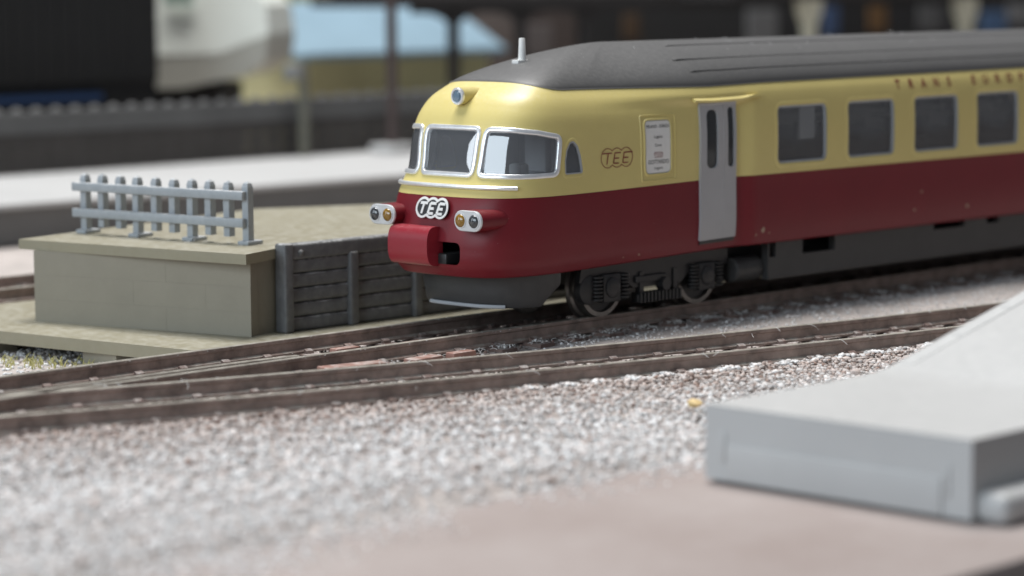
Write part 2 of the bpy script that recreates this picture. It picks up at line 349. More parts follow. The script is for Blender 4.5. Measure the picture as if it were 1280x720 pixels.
# ================================================================== THE SETTING: layout board, ballast, path
def track_y(x):                                             # centre line of the curved branch track
    x = min(x, 160.); return 6.19e-4*x*x-.198*x-48.0
def track_dir(x):
    s_ = 2*6.19e-4*x-.198 if x < 160 else 0.; l = math.hypot(1, s_); return 1/l, s_/l
def ground_z(x, y):
    d = track_y(x)-y                                        # > 0 on the camera's side of the branch track
    near = lerp(-3.05, -4.4, float(smst(11, 45, d)))
    far = lerp(-3.1, -6.6, float(smst(13.5, 17.5, y)))
    near -= 1.0*float(smst(-86, -93, y))
    z = near if y < 0 else far
    z += .35*math.sin(x*.11+y*.07)*math.sin(y*.13-x*.05)*float(smst(10, 22, d)) if y < 0 else 0
    if y < 150 and d < 8 and abs(y) > 13.5 and y < 0: z += .25*math.sin(x*.21)*math.sin(y*.4+x*.1)
    return z
mb = MB()
gx = list(np.arange(-330, -150, 12))+list(np.arange(-150, 120, 3))+list(np.arange(120, 400, 20))+list(np.arange(400, 2600, 150))
gy = list(np.arange(-104, 30, 3))+list(np.arange(30, 200, 15))+list(np.arange(200, 2000, 120))
vs = [(x, y, ground_z(x, y)) for x in gx for y in gy]; ny = len(gy)
mb.add(vs, [(i*ny+j, (i+1)*ny+j, (i+1)*ny+j+1, i*ny+j+1) for i in range(len(gx)-1) for j in range(ny-1)])
tag(mb.build('ground', GROUND, smooth=True), kind='structure')
mb = MB(); mb.rbox(-420, 2600, -156, -93, -12, -4.2, .8)
tag(mb.build('path', BOARD, smooth=True), kind='structure')
mb = MB(); mb.rbox(-420, 2600, -420, -150, -22, -8.2, .8)
tag(mb.build('baseboard', mat('dark_brown_board', (.055, .040, .033), .7, var=.2, vscale=30)), kind='structure')

# stones -------------------------------------------------------------
_ph = (1+5**.5)/2
ICO = np.array([(-1, _ph, 0), (1, _ph, 0), (-1, -_ph, 0), (1, -_ph, 0), (0, -1, _ph), (0, 1, _ph), (0, -1, -_ph), (0, 1, -_ph), (_ph, 0, -1), (_ph, 0, 1), (-_ph, 0, -1), (-_ph, 0, 1)])/math.hypot(1, _ph)
ICF = np.array([(0, 11, 5), (0, 5, 1), (0, 1, 7), (0, 7, 10), (0, 10, 11), (1, 5, 9), (5, 11, 4), (11, 10, 2), (10, 7, 6), (7, 1, 8), (3, 9, 4), (3, 4, 2), (3, 2, 6), (3, 6, 8), (3, 8, 9), (4, 9, 5), (2, 4, 11), (6, 2, 10), (8, 6, 7), (9, 8, 1)])
def stone_mat():
    m = bpy.data.materials.new('ballast_stone'); m.use_nodes = True; nt = m.node_tree; b = nt.nodes['Principled BSDF']
    at = _n(nt, 'ShaderNodeAttribute'); at.attribute_name = 'tint'; g = _n(nt, 'ShaderNodeNewGeometry'); no = _n(nt, 'ShaderNodeTexNoise'); no.inputs['Scale'].default_value = 2500
    nt.links.new(g.outputs['Position'], no.inputs['Vector']); mr = _n(nt, 'ShaderNodeMapRange'); mr.inputs['To Min'].default_value = .7; mr.inputs['To Max'].default_value = 1.3
    nt.links.new(no.outputs['Fac'], mr.inputs['Value']); mx = _n(nt, 'ShaderNodeMix', data_type='RGBA', blend_type='MULTIPLY'); mx.inputs['Factor'].default_value = 1
    nt.links.new(at.outputs['Color'], mx.inputs['A']); nt.links.new(mr.outputs['Result'], mx.inputs['B']); nt.links.new(mx.outputs['Result'], b.inputs['Base Color']); b.inputs['Roughness'].default_value = .9
    return m
STONE = stone_mat()
def stones(name, pts, rad, label, cat, seed=1, flat=.75, cols=None, grime=False):
    r = np.random.default_rng(seed); pts = np.array(pts); rad = np.array(rad); n = len(pts)
    sc_ = r.uniform(.65, 1.25, (n, 1, 3))*rad[:, None, None]; sc_[:, :, 2] *= flat
    V = ICO[None]*(1+r.normal(0, .16, (n, 12, 1)))*sc_
    an = r.uniform(0, 6.28, n); c, s_ = np.cos(an)[:, None], np.sin(an)[:, None]
    V = np.stack([V[..., 0]*c-V[..., 1]*s_, V[..., 0]*s_+V[..., 1]*c, V[..., 2]], -1)+pts[:, None]
    F = (ICF[None]+np.arange(n)[:, None, None]*12).reshape(-1, 3)
    me = bpy.data.meshes.new(name); me.vertices.add(n*12); me.vertices.foreach_set('co', (V.reshape(-1)*S).astype(np.float32))
    me.loops.add(F.size); me.loops.foreach_set('vertex_index', F.reshape(-1).astype(np.int32)); me.polygons.add(len(F)); me.polygons.foreach_set('loop_start', np.arange(0, F.size, 3, dtype=np.int32))
    me.update(calc_edges=True)
    cols = np.array(cols if cols is not None else [(.66, .655, .65), (.63, .62, .61), (.68, .62, .59), (.57, .51, .485), (.52, .515, .51), (.76, .755, .75), (.64, .58, .55), (.70, .695, .69), (.70, .695, .69), (.74, .72, .705), (.46, .44, .43)])
    k = r.integers(0, len(cols), n); cc = cols[k]*r.uniform(.8, 1.15, (n, 1)); 
    if grime:                                               # brown brake dust and bare reddish stones near the rails
        dd = np.array([track_y(p[0])-p[1] for p in pts]); g_ = (1-smst(11, 34, dd+r.normal(0, 5, n)))[:, None]
        cc = cc*(1-g_*np.array([.30, .38, .42])); odd = r.random(n) < .10*g_[:, 0]+.02; cc[odd] = cc[odd]*np.array([.62, .5, .45])
    cc = np.repeat(np.c_[cc, np.ones(n)], 12, 0)
    ca = me.color_attributes.new('tint', 'FLOAT_COLOR', 'POINT'); ca.data.foreach_set('color', cc.reshape(-1).astype(np.float32))
    o = link(name, me, STONE); tag(o, label, cat, kind='stuff'); return o
R_ = np.random.default_rng(3); pts, rad = [], []
while len(pts) < 52000:                                     # coarse bank in front of the branch track
    x, y = R_.uniform(-205, 45), R_.uniform(-114, -4)
    d = track_y(x)-y
    if d < 10.6 or x+y*-.2 > 75: continue
    fade = float(smst(-84, -110, y+5*math.sin(x*.07)+2.5*math.sin(x*.23)))
    if R_.random() < fade**.5*1.02 or (x > -87 and y < -103.5): continue
    r0 = (.16+.24*R_.random()**1.8)*(1-.35*fade)
    if R_.random() < .012: r0 *= 1.7
    lump = .30*math.sin(x*.7+1.3*math.sin(y*.5))*math.sin(y*.75+1.1*math.sin(x*.43))
    pts.append((x, y, max(ground_z(x, y)+r0*.3+(.35+lump*.8+R_.uniform(-.08, .26))*(1-fade), -4.2+r0*.2 if y < -92.5 else -9))); rad.append(r0*1.15)
stones('gravel_bank', pts, rad, 'coarse pale grey and pinkish gravel bank in front of the branch track', 'gravel', 5, grime=True)
pts, rad = [], []
while len(pts) < 6000:                                      # fine ballast between and in the tracks
    x, y = R_.uniform(-180, 130), R_.uniform(-62, 14); d = track_y(x)-y
    if d > 11 or abs(y) < 13.3 or (x < -42 and y > -40): continue
    r0 = .12+.2*R_.random()**2
    pts.append((x, y, ground_z(x, y)+r0*.4)); rad.append(r0)
for i in range(900):                                        # heaps against the outer sleeper ends
    x = R_.uniform(-60, 45); d = 9.8+abs(R_.normal(0, .9)); t_ = track_dir(x); y = track_y(x)-d; r0 = .25+.35*R_.random()
    pts.append((x, y, -2.6+r0*.3+.25*math.sin(x*1.1))); rad.append(r0)
stones('fine_ballast', pts, rad, 'fine pale ballast scattered between the two tracks at right', 'ballast', 6, .7)
pts, rad = [], []
while len(pts) < 11000:
    x, y = R_.uniform(-190, 130), R_.uniform(-60, 13.4); d = track_y(x)-y
    if not (abs(y) < 13.3 or abs(d) < 9.5 or (x < -42 and d < 9.5)) or (x > 5 and R_.random() < .6): continue
    r0 = .16+.22*R_.random()**1.5
    pts.append((x, y, ground_z(x, y)+r0*.5)); rad.append(r0)
stones('track_ballast', pts, rad, 'dark brownish grimy ballast between the rails and at the turnout', 'ballast', 9, .7, cols=[(.20, .17, .155), (.26, .23, .215), (.16, .135, .12), (.32, .30, .285), (.24, .16, .135)])
pts, rad = [], []
while len(pts) < 5000:
    x, y = R_.uniform(-170, -40), R_.uniform(14, 75); r0 = .2+.25*R_.random()
    pts.append((x, y, ground_z(x, y)+r0*.3)); rad.append(r0)
stones('ramp_gravel', pts, rad, 'pale gravel on the ground below the tan loading ramp', 'gravel', 8)

# ================================================================== TRACKS
RAILSEC = [(-1.0, -2.5), (1.0, -2.5), (1.0, -2.2), (.28, -1.9), (.24, -.75), (.52, -.55), (.52, -.08), (.44, 0.), (-.44, 0.), (-.52, -.08), (-.52, -.55), (-.24, -.75), (-.28, -1.9), (-1.0, -2.2)]
def rail(parent, pts):
    P = np.array(pts, float); T = np.gradient(P, axis=0); T /= np.linalg.norm(T, axis=1, keepdims=True); Nn = np.stack([-T[:, 1], T[:, 0]], 1); k = len(RAILSEC); m = MB()
    vs = [(P[i, 0]+Nn[i, 0]*a, P[i, 1]+Nn[i, 1]*a, z) for i in range(len(P)) for a, z in RAILSEC]
    fs = [(i*k+j, i*k+(j+1) % k, (i+1)*k+(j+1) % k, (i+1)*k+j) for i in range(len(P)-1) for j in range(k)]+[tuple(range(k)), tuple(range((len(P)-1)*k, len(P)*k))]
    m.add(vs, fs); o = m.build('rail', [RAILM, RAILTOP], parent)
    for p in o.data.polygons:
        if p.normal.z > .55 and p.center.z > -.2*S: p.material_index = 1
    return o
def sleeper_mesh(y0, y1, rails):
    m = MB(); m.box(-1.7, 1.7, y0, y1, -4.2, -2.5)
    for ry in rails:
        for s_ in (-1, 1): m.prism([(ry+s_*1.0, -2.55), (ry+s_*1.9, -2.55), (ry+s_*1.7, -2.05), (ry+s_*1.05, -1.75)], 'x', -.7, .7)
    return m.mesh('sleeper')
GA = 8.6
main = thing('railway_track', 'straight brown model railway track running under the railcar', 'railway track', (0, 0, -4.2))
def undo(o, p): o.location = -p.location
def rp(parent, o): o.location = o.location-parent.location; return o
for y in (GA, -GA): rp(main, rail(main, [(x, y) for x in (-330, -200, -100, 0, 100, 280)]))
branch = thing('railway_track', 'brown branch track curving away in front of the railcar', 'railway track', (0, -48, -4.2))
for s_ in (1, -1):
    P = []
    for x in list(np.arange(-330, 160, 7))+[160, 200, 280]:
        tx, ty = track_dir(x); P.append((x-ty*GA*s_, track_y(x)+tx*GA*s_))
    rp(branch, rail(branch, P))
P = []
for x in np.arange(-150, -62, 4):                           # guard rail inside the branch track's crossing
    P.append((x, -8.6+2.6+.0*x+max(0, (x+75))*-.10+max(0, -120-x)*-.05))
rp(main, rail(main, P))
sm_main = sleeper_mesh(-13.2, 13.2, (-GA, GA)); first = True
x = -60.; sm_main.materials.append(SLEEP)
while x < 250:
    o = link('sleeper', sm_main, None, main, (x, rng.uniform(-.25, .25), rng.uniform(-.12, .02))); o.rotation_euler.z = rng.uniform(-.015, .015); rp(main, o); x += 8.35
x = -68.35
while x > -230:                                             # long turnout sleepers carry both tracks
    yb = track_y(x); me = sleeper_mesh(yb-13.4, 13.2, (-GA, GA, yb-GA-.1, yb+GA+.1)); me.materials.append(SLEEP)
    rp(main, link('sleeper', me, None, main, (x, 0, rng.uniform(-.1, .02)))); x -= 8.35
FILL = mat('reddish_brown_filler_plastic', (.25, .125, .095), .55, var=.25, vscale=400, bump=.04, dust=.6, dustcol=(.52, .48, .45), dscale=500)
for (ua, va, ub, vb, w_) in ((402, 459, 480, 451, 1.5), (512, 449, 546, 443, 1.3), (562, 441, 590, 437, 1.0), (416, 436, 446, 432, .9), (506, 428, 528, 425, .9), (330, 454, 372, 447, .9)):
    A_, B_ = on_z(ua, va, -1.1), on_z(ub, vb, -1.1); d_ = B_-A_; l_ = math.hypot(d_[0], d_[1]); m = MB(); m.rbox(0, l_, -w_, w_, -2.7, -1.1, .2)
    o = m.build('filler_block', FILL, main, smooth=True); o.location = Vector((A_[0], A_[1], 0))*S-main.location; o.rotation_euler.z = math.atan2(d_[1], d_[0])
sm_br = sleeper_mesh(-13.2, 13.2, (-GA, GA)); sm_br.materials.append(SLEEP)
x = -60.
while x < 230:
    tx, ty = track_dir(x); l = 13.2
    if track_y(x)+13.2 < -13.4 or x > -36:
        o = link('sleeper', sm_br, None, branch, (x, track_y(x), rng.uniform(-.15, .02))); o.rotation_euler.z = math.atan2(ty, tx)+rng.uniform(-.02, .02); rp(branch, o)
    else:
        me = sleeper_mesh(-13.2, min(13.2, -13.6-track_y(x)), (-GA,)); me.materials.append(SLEEP)
        o = link('sleeper', me, None, branch, (x, track_y(x), -.05)); rp(branch, o)
    x += 8.35*tx

# ================================================================== THE RAILCAR
TRAIN = thing('model_railcar', 'cream and claret red model express railcar with dark grey roof on the track', 'model train', (0, 0, 0))
# -- openings in the body
def yt(y, t): return (ay(y, t), t)
mid = fillet([yt(-6.0, 31.85), yt(6.0, 31.85), yt(5.65, 25.15), yt(-5.65, 25.15)], .9)
nearw = fillet([yt(-7.35, 31.8), (aq(.286), 31.9), (aq(.148), 31.75), (aq(.047), 31.15), (aq(.055), 25.35), (aq(.214), 25.15), yt(-6.95, 25.15)], [1.0, 0, 0, 1.1, 1.1, 0, 1.0])
quart = fillet([(aq(q_), t_) for q_, t_ in ((.0285, 25.3), (.030, 27.4), (.0265, 29.0), (.0185, 30.15), (.011, 30.35), (.0045, 29.6), (.0016, 28.0), (.0008, 26.6), (.0004, 25.3))], [.35, .8, .8, .8, .8, .8, .8, .8, .45])
def rr(x0, x1, t0, t1, r): return fillet([(ax(x0), t0), (ax(x1), t0), (ax(x1), t1), (ax(x0), t1)], r, maxlen=1.6)
NW = 11
pw = [rr(37.2+20.17*i, 37.2+20.17*i+14.0, 23.75, 34.0, 1.3) for i in range(NW)]
coup = fillet([yt(-6.6, 15.0), yt(6.6, 15.0), yt(6.6, 11.4), yt(-6.6, 11.4)], 1.2)
yh = [inset(l, .05) for l in [mid, nearw, mirror(nearw), quart, mirror(quart)]+pw+[mirror(p) for p in pw]]
def grid(t0, t1, nt):
    na = sorted(set([round(v, 4) for v in list(np.arange(0, LN, .55))+[LN]+list(np.linspace(-45, 0, 46))+list(np.linspace(LN, LN+45, 46))+list(np.linspace(ax(XEND), -45, 60))+list(np.linspace(LN+45, LN+XEND-XS, 60))]))
    return [(a, t) for a in na for t in np.linspace(t0, t1, nt)]
ov, F = cdt(None, yh, grid(TM, TR, 27)); skin_obj('upper_body', ov, F, YEL, TRAIN)
ov, F = cdt(None, [coup], grid(TB, TM-.03, 15)); LOW = skin_obj('lower_body', ov, F, RED, TRAIN)
# rolled-under bottom edge of the red shell
aa = np.array(sorted(set(list(np.arange(0, LN, .55))+[LN]+list(np.linspace(ax(XEND), 0, 120))+list(np.linspace(LN, LN+XEND-XS, 120)))))
B0 = HP(aa, np.full(aa.shape, TB)); BN = HN(aa, np.full(aa.shape, TB+.2)); mb = MB(); rows = [(0, 0), (-.25, -.22), (-.6, -.3), (-1.4, -.3)]
vs = [B0[i]+np.array([BN[i, 0], BN[i, 1], 0])*d+np.array([0, 0, h]) for i in range(len(aa)) for d, h in rows]; k = len(rows)
mb.add(vs, [(i*k+j, (i+1)*k+j, (i+1)*k+j+1, i*k+j+1) for i in range(len(aa)-1) for j in range(k-1)]); mb.build('bottom_edge', RED, LOW, smooth=True, angle=80)
# -- roof
def roof_pts(a, rho, lift=0.):
    ex, ey = outline(qa(a), np.full(np.shape(a), TR)); zr = warp(ex, qa(a), np.full(np.shape(a), TR))
    cx = ex+11.*np.logaddexp(0, (RCX-ex)/11.); dx = ex-cx; fr = np.abs(dx)/np.hypot(dx, ey)
    p = lerp(PS, PF, smst(.0, .97, fr)); h = (1-np.clip(rho, 0, 1)**p)**(1/p)
    g_ = 1/np.maximum(1, np.hypot(dx/27.5, ey/15.0)); k_ = lerp(np.minimum(g_, 1), 1, np.clip(rho, 0, 1)**2)
    return np.stack([cx+dx*rho*k_, ey*rho*k_, zr+(ZT-zr)*h+lift], -1)
RHO = np.sin(np.linspace(0, math.pi/2, 26)); RA = np.array(sorted(set(list(np.arange(0, LN, .6))+[LN]+list(np.linspace(-40, 0, 40))+list(np.linspace(LN, LN+40, 40))+list(np.linspace(ax(XEND), -40, 40))+list(np.linspace(LN+40, LN+XEND-XS, 40)))))
grid3 = []; gn = []
for rho in RHO:
    g = roof_pts(RA, rho); e = .004
    d1 = roof_pts(RA, min(rho+e, .9995))-roof_pts(RA, max(rho-e, 0.0)); d2 = roof_pts(RA+.1, max(rho, .02))-roof_pts(RA-.1, max(rho, .02)); n = np.cross(d1, d2); n /= np.linalg.norm(n, axis=1, keepdims=True)+1e-12
    n *= np.sign(n[:, 2:3]+1e-9); grid3.append(g); gn.append(n)
lip = roof_pts(RA, 1.0); ln_ = HN(RA, np.full(RA.shape, TR-.3)); lip1 = lip+ln_*.22+np.array([0, 0, .02]); lip2 = lip+ln_*.22+np.array([0, 0, -.22])
grid3 += [lip1, lip2]; gn += [ln_, ln_]
V = np.concatenate(grid3); N = np.concatenate(gn); na = len(RA); Fs = []
for i in range(len(grid3)-1):
    for j in range(na-1):
        f = (i*na+j, i*na+j+1, (i+1)*na+j+1, (i+1)*na+j); g = np.cross(V[f[2]]-V[f[0]], V[f[3]]-V[f[1]]); Fs.append(f if g@N[f[2]] > 0 else f[::-1])
me = bpy.data.meshes.new('roof'); me.from_pydata([tuple(v*S) for v in V], [], Fs)
for p in me.polygons: p.use_smooth = True
me.normals_split_custom_set_from_vertices([tuple(n) for n in N]); ROOF = link('roof', me, ROOFM, TRAIN)
def roof_y(x, y):                                            # roof height over a point of the straight part
    w = float(outline(np.array(ax(x)/40.), np.array(TR))[1]); zr = float(warp(np.array(x), np.array(-1.), np.array(TR))); return zr+(ZT-zr)*(1-min(1, abs(y/w))**PS)**(1/PS)
for (y0, y1, hh, x0) in ((-13.35, -12.75, .16, 17.5), (-10.6, -10.0, .10, 16.5), (10.0, 10.6, .10, 16.5), (12.75, 13.35, .16, 17.5), (-5.2, -4.8, .10, 20), (4.8, 5.2, .10, 20)):
    m = MB(); ys = np.linspace(y0, y1, 3); xs = [x0]+list(np.linspace(x0+1, XEND-6, 40)); k = 5; vs = []
    for x in xs:
        w_ = -float(outline(np.array(ax(x)/40.), np.array(TR))[1])/14.9
        for y, h in [(ys[0], -.06)]+[(y, hh) for y in ys]+[(ys[-1], -.06)]: vs.append((x, y*w_, roof_y(x, y*w_)+(h if x > x0 else -.06)))
    m.add(vs, [(i*k+j, (i+1)*k+j, (i+1)*k+j+1, i*k+j+1) for i in range(len(xs)-1) for j in range(k-1)]); m.build('roof_rib', ROOFM, ROOF, smooth=True, angle=30)
m = MB(); zant = 42.72; m.rbox(-11.6, -8.3, -.75, .75, zant-.9, zant+.12, .1); m.lathe((-9.9, 0, zant), (0, 0, 1), [(0, 0), (.72, 0), (.66, .6), (.50, 3.6), (.42, 3.72), (0, 3.72)], 14)
m.build('antenna', WHITE, TRAIN, smooth=True)
# -- cab windows with silver frames
FS = rnd_sec(-.42, .42, -.45, .30, .2)
for nm, lp in (('windscreen', mid), ('windscreen', nearw), ('windscreen', mirror(nearw))):
    w = sweep(nm, lp, FS, CHROME, TRAIN); pane('pane', inset(lp, .25), -.12, GLASS2, w)
for lp in (quart, mirror(quart)):
    w = sweep('quarter_window', lp, [(-.16, -.5), (.06, -.5), (.06, .05), (-.16, .03)], GREYF, TRAIN); pane('pane', inset(lp, .1), -.3, GLASS, w, .5)
    sweep('window_lip', [(a, t) for a, t in inset(lp, -.42)], [(-.24, .0), (.24, .0), (.12, .06), (-.12, .06)], YEL, w)
# -- silver grab rail below the windscreens
hr = [yt(y, 23.42) for y in np.linspace(-13.1, 13.1, 60)]
P = HPN(hr, .34); m = MB(); m.tube([tuple(p) for p in P], .36, 10); m.build('grab_rail', CHROME, TRAIN, smooth=True)
# -- passenger windows
for lp in pw+[mirror(p) for p in pw]:
    w = sweep('window', lp, [(-.42, -.65), (.0, -.65), (.0, -.12), (-.42, -.2)], GREYF, TRAIN)
    sweep('window_lip', inset(lp, -.38), [(-.36, .0), (.36, .0), (.15, .085), (-.2, .085)], YEL, w)
    pane('pane', inset(lp, .3), -.45, GLASS, w, 4.)
# -- folding door on the near side and the far side
def door(sgn):
    d0, d1 = 17.3, 26.6
    def at(x): return ax(x) if sgn < 0 else LN-ax(x)
    out = [(at(d0), 11.4), (at(d1), 11.4), (at(d1), 35.55), (at(d0), 35.55)]
    bound = fillet(out, .12, 2, 1.2)
    h1 = fillet([(at(18.8), 24.0), (at(21.8), 24.0), (at(21.8), 34.2), (at(18.8), 34.2)], 1.35, 6, 1.)
    h2 = fillet([(at(24.35), 24.0), (at(26.15), 24.0), (at(26.15), 34.4), (at(24.35), 34.4)], .85, 6, 1.)
    lo, hi = sorted((at(d0), at(d1)))
    ov, F = cdt(bound, [h1, h2], [(a, t) for a in np.arange(lo+.8, hi, 1.2) for t in np.arange(12, 35.5, 1.2)])
    D = skin_obj('door', ov, F, DOORM, TRAIN, .42)
    sweep('door_edge', bound, [(-.02, -.2), (.02, -.2), (.02, .43), (-.02, .43)], DOORM, D)
    for h in (h1, h2):
        sweep('window_reveal', h, [(-.02, .02), (.02, .02), (.02, .43), (-.02, .43)], DOORM, D); pane('pane', h, .06, mat('dark_door_glass', (.035, .037, .038), .12, spec=.6), D, 1.2)
    fold = [(at(23.3), 11.8), (at(23.3), 35.3)]
    sweep('fold_line', [(at(23.3), t) for t in np.linspace(11.8, 35.3, 14)], [(-.10, .40), (.10, .40), (.10, .47), (-.10, .47)], DOORM, D, closed=False)
    sweep('rain_gutter', [(at(x), 36.0) for x in np.linspace(15.6, 32.4, 24)], [(-.30, -.3), (.30, -.3), (.22, .75), (-.22, .75)], YEL, TRAIN, closed=False)
    sweep('door_step', [(at(x), 11.0) for x in np.linspace(17.5, 26.4, 10)], [(-.35, -.3), (.30, -.3), (.24, .3), (-.3, .3)], BLACK, D, closed=False)
door(-1); door(1)
# -- destination panel
fo = rr(2.9, 11.3, 22.95, 33.75, .35); fi = rr(3.75, 10.1, 24.0, 32.95, 1.0)
D = sweep('panel_frame', fo, [(-.18, -.1), (.18, -.1), (.07, .12), (-.1, .12)], YEL, TRAIN)
sweep('inner_frame', fi, [(-.1, -.1), (.42, -.1), (.17, .20), (-.02, .20)], YEL, D)
sweep('panel_shade_strip', inset(fi, .16), [(-.1, -.1), (.12, -.1), (.12, .05), (-.1, .05)], GREYF, D)  # grey strip stands in for the shade round the recessed panel
PN = pane('destination_panel', inset(fi, .2), .08, WHITE, D, 1.5)
def side_fn(x0, t0):                                        # flat print on the near side: text x -> +x, text y -> height
    def fn(tx, ty, h=0.):
        a = np.array([ax(x0+tx)]); t = np.array([t0+ty]); return tuple((HP(a, t)+HN(a, t)*(OFF+h))[0])
    return fn
OFF = .1
def print_side(name, body, size, x0, t0, material, parent, off, shear=0, space=1., bold=0, sx=1.):
    V, F = text_mesh(body, size, shear, space, bold); A = np.array([(ax(x0+v[0]*sx), t0+v[1]) for v in V]); P = HP(A[:, 0], A[:, 1])+HN(A[:, 0], A[:, 1])*off
    m = MB(); m.add([tuple(p) for p in P], F); return m.build(name, material, parent)
def tee(fn, fnl, r, pitch, w, wl, lw, ring, parent, names, back=None, bar=True):
    """three overlapping rings with T E E"""
    pts = []
    ca = math.acos(pitch/2/r)
    for c, a0, a1 in ((-pitch, ca, 2*math.pi-ca), (0, math.pi+ca, 2*math.pi-ca), (pitch, math.pi+ca, 3*math.pi-ca), (0, ca, math.pi-ca)):
        n = max(5, int((a1-a0)*9)); pts += [(c+r*math.cos(a0+(a1-a0)*i/n), r*math.sin(a0+(a1-a0)*i/n)) for i in range(n)]
    root = parent
    if back:
        m = MB(); b = [fnl(x*1.0, y*1.0, -.25) for x, y in pts]; f_ = [fnl(x, y, .0) for x, y in pts]; n = len(pts)
        for cx in (-pitch, 0, pitch):
            cc = [(cx+r*math.cos(2*math.pi*i/28), r*math.sin(2*math.pi*i/28)) for i in range(28)]
            m.add([fnl(x, y, .02) for x, y in cc]+[fnl(x, y, -.5) for x, y in cc], [tuple(range(28))]+[(i, (i+1) % 28, 28+(i+1) % 28, 28+i) for i in range(28)])
        root = m.build(names[0], back, parent)
    m = MB(); stroke(m, pts, w, fn, True); ro = m.build(names[1], ring, root)
    m = MB(); sh = .22; H_ = r*.50
    def ln(seg, ww=wl): stroke(m, [(x+sh*y, y) for x, y in seg], ww, fn)
    gx = pitch*.40
    ln([(-pitch-gx*(1.7 if bar else 1.), H_), (-pitch+gx, H_)]); ln([(-pitch, H_), (-pitch, -H_*1.25)])
    for c in (0, pitch):
        ln([(c-gx*.7, H_), (c-gx*.7, -H_*1.15)]); ln([(c-gx*.7, H_), (c+gx*(1.6 if bar and c else .9), H_)]); ln([(c-gx*.7, -.05*r), (c+gx*.6, -.05*r)]); ln([(c-gx*.7, -H_*1.15), (c+gx*.75, -H_*1.15)])
    m.build(names[2], ring, root); return root
SH = .02
tee(side_fn(-3.1, 27.25), None, 1.55, 2.2, .11, .19, 0, LETTER, TRAIN, (None, 'emblem_rings', 'emblem_letters'))
for body, size, t0, sx in (('MILANO - ZÜRICH', .78, 31.85, .85), ('Lugano', .72, 30.15, 1), ('Como', .66, 28.75, 1), ('GOTTARDO', .98, 25.95, .92), ('Lugano', .72, 24.95, 1)):
    print_side('panel_print', body, size, 6.95, t0, INK, PN, .13, sx=sx)
OFF = .12; tee(side_fn(6.95, 27.15), None, .45, .62, .05, .06, 0, LETTER, PN, (None, 'emblem_rings', 'emblem_letters'))
for i, ch in enumerate('TRANS EUROP EXPRESS'):
    if ch != ' ': print_side('letter', ch, 2.35, 73.0+4.02*i, 36.35, LETTER, TRAIN, .06, bold=.06)
# -- nose: badge, lamps, coupler pocket and cover
SH = .12
def nose_fn(y0, t0, off):
    def fn(tx, ty, h=0.):
        t = t0+ty; a = np.array([ay(y0-tx, t)]); tt = np.array([t]); return tuple((HP(a, tt)+HN(a, tt)*(off+h))[0])
    return fn
tee(nose_fn(0., 20.05, .60), nose_fn(0., 20.05, .58), 1.45, 2.05, .36, .42, 0, WHITE, TRAIN, ('badge', 'badge_rings', 'badge_letters'), back=BLACK, bar=False)
def stadium(w, h, n=12):
    r = h/2; c = w/2-r
    return [(c+r*math.cos(t), r*math.sin(t)) for t in np.linspace(-math.pi/2, math.pi/2, n)]+[(-c+r*math.cos(t), r*math.sin(t)) for t in np.linspace(math.pi/2, 1.5*math.pi, n)]
for s_ in (-1, 1):
    yc, zc, xf = 9.95*s_, 18.15, -32.4
    st = stadium(6.0, 3.2); m = MB(); n = len(st); rows = [(xf, 1.0), (xf+2.2, 1.0), (-22, 1.06)]
    vs = [(x, yc+p[0]*k, zc+p[1]*k) for x, k in rows for p in st]; m.add(vs, [(i*n+j, i*n+(j+1) % n, (i+1)*n+(j+1) % n, (i+1)*n+j) for i in range(2) for j in range(n)]+[tuple(range(n))])
    pod = m.build('headlight', RED, TRAIN, smooth=True)
    m = MB(); o1 = stadium(6.1, 3.3); o2 = stadium(5.9, 3.1); vs = [(xf-.02, yc+p[0], zc+p[1]) for p in o1]+[(xf-.32, yc+p[0], zc+p[1]) for p in o1]+[(xf-.42, yc+p[0], zc+p[1]) for p in o2]
    m.add(vs, [(i*n+j, i*n+(j+1) % n, (i+1)*n+(j+1) % n, (i+1)*n+j) for i in range(2) for j in range(n)]+[tuple(range(2*n, 3*n))]); m.build('lamp_plate', SILV, pod, smooth=True)
    for dy, mm in ((-1.5*s_, AMBER), (1.5*s_, LENS)):
        m = MB(); m.lathe((xf-.40, yc+dy, zc), (-1, 0, 0), [(1.08, -.05), (1.08, .10), (1.0, .28), (.75, .48), (.4, .60), (0, .64)], 22); m.build('lens', mm, pod, smooth=True, angle=60)
        m = MB(); m.lathe((xf-.40, yc+dy, zc), (-1, 0, 0), [(1.06, -.05), (1.06, .16), (1.22, .16), (1.22, -.05)], 22); m.build('lens_ring', SILV, pod, smooth=True)
    m = MB(); m.cyl((xf+2.0, yc-s_*3.4, zc), (-28, yc-s_*3.4, zc), .45, .5, 10); m.build('lamp_bracket', RED, pod, smooth=True)
# roof lamp above the windscreens
m = MB(); cz = 37.35; m.lathe((-24.9, 0, cz), (-1, 0, 0), [(1.15, -7), (1.38, -3.), (1.38, 0), (1.30, .05)], 26); tl = m.build('roof_lamp', YEL, TRAIN, smooth=True)
m = MB(); m.lathe((-24.9, 0, cz), (-1, 0, 0), [(1.40, -.2), (1.42, .18), (1.28, .32), (1.05, .30), (1.0, .05)], 26); m.build('lamp_ring', CHROME, tl, smooth=True)
m = MB(); m.lathe((-24.9, 0, cz), (-1, 0, 0), [(1.02, -.05), (1.0, .06), (.72, .10), (.66, .30), (.3, .34), (0, .34)], 26); m.build('lens', BLUELENS, tl, smooth=True)
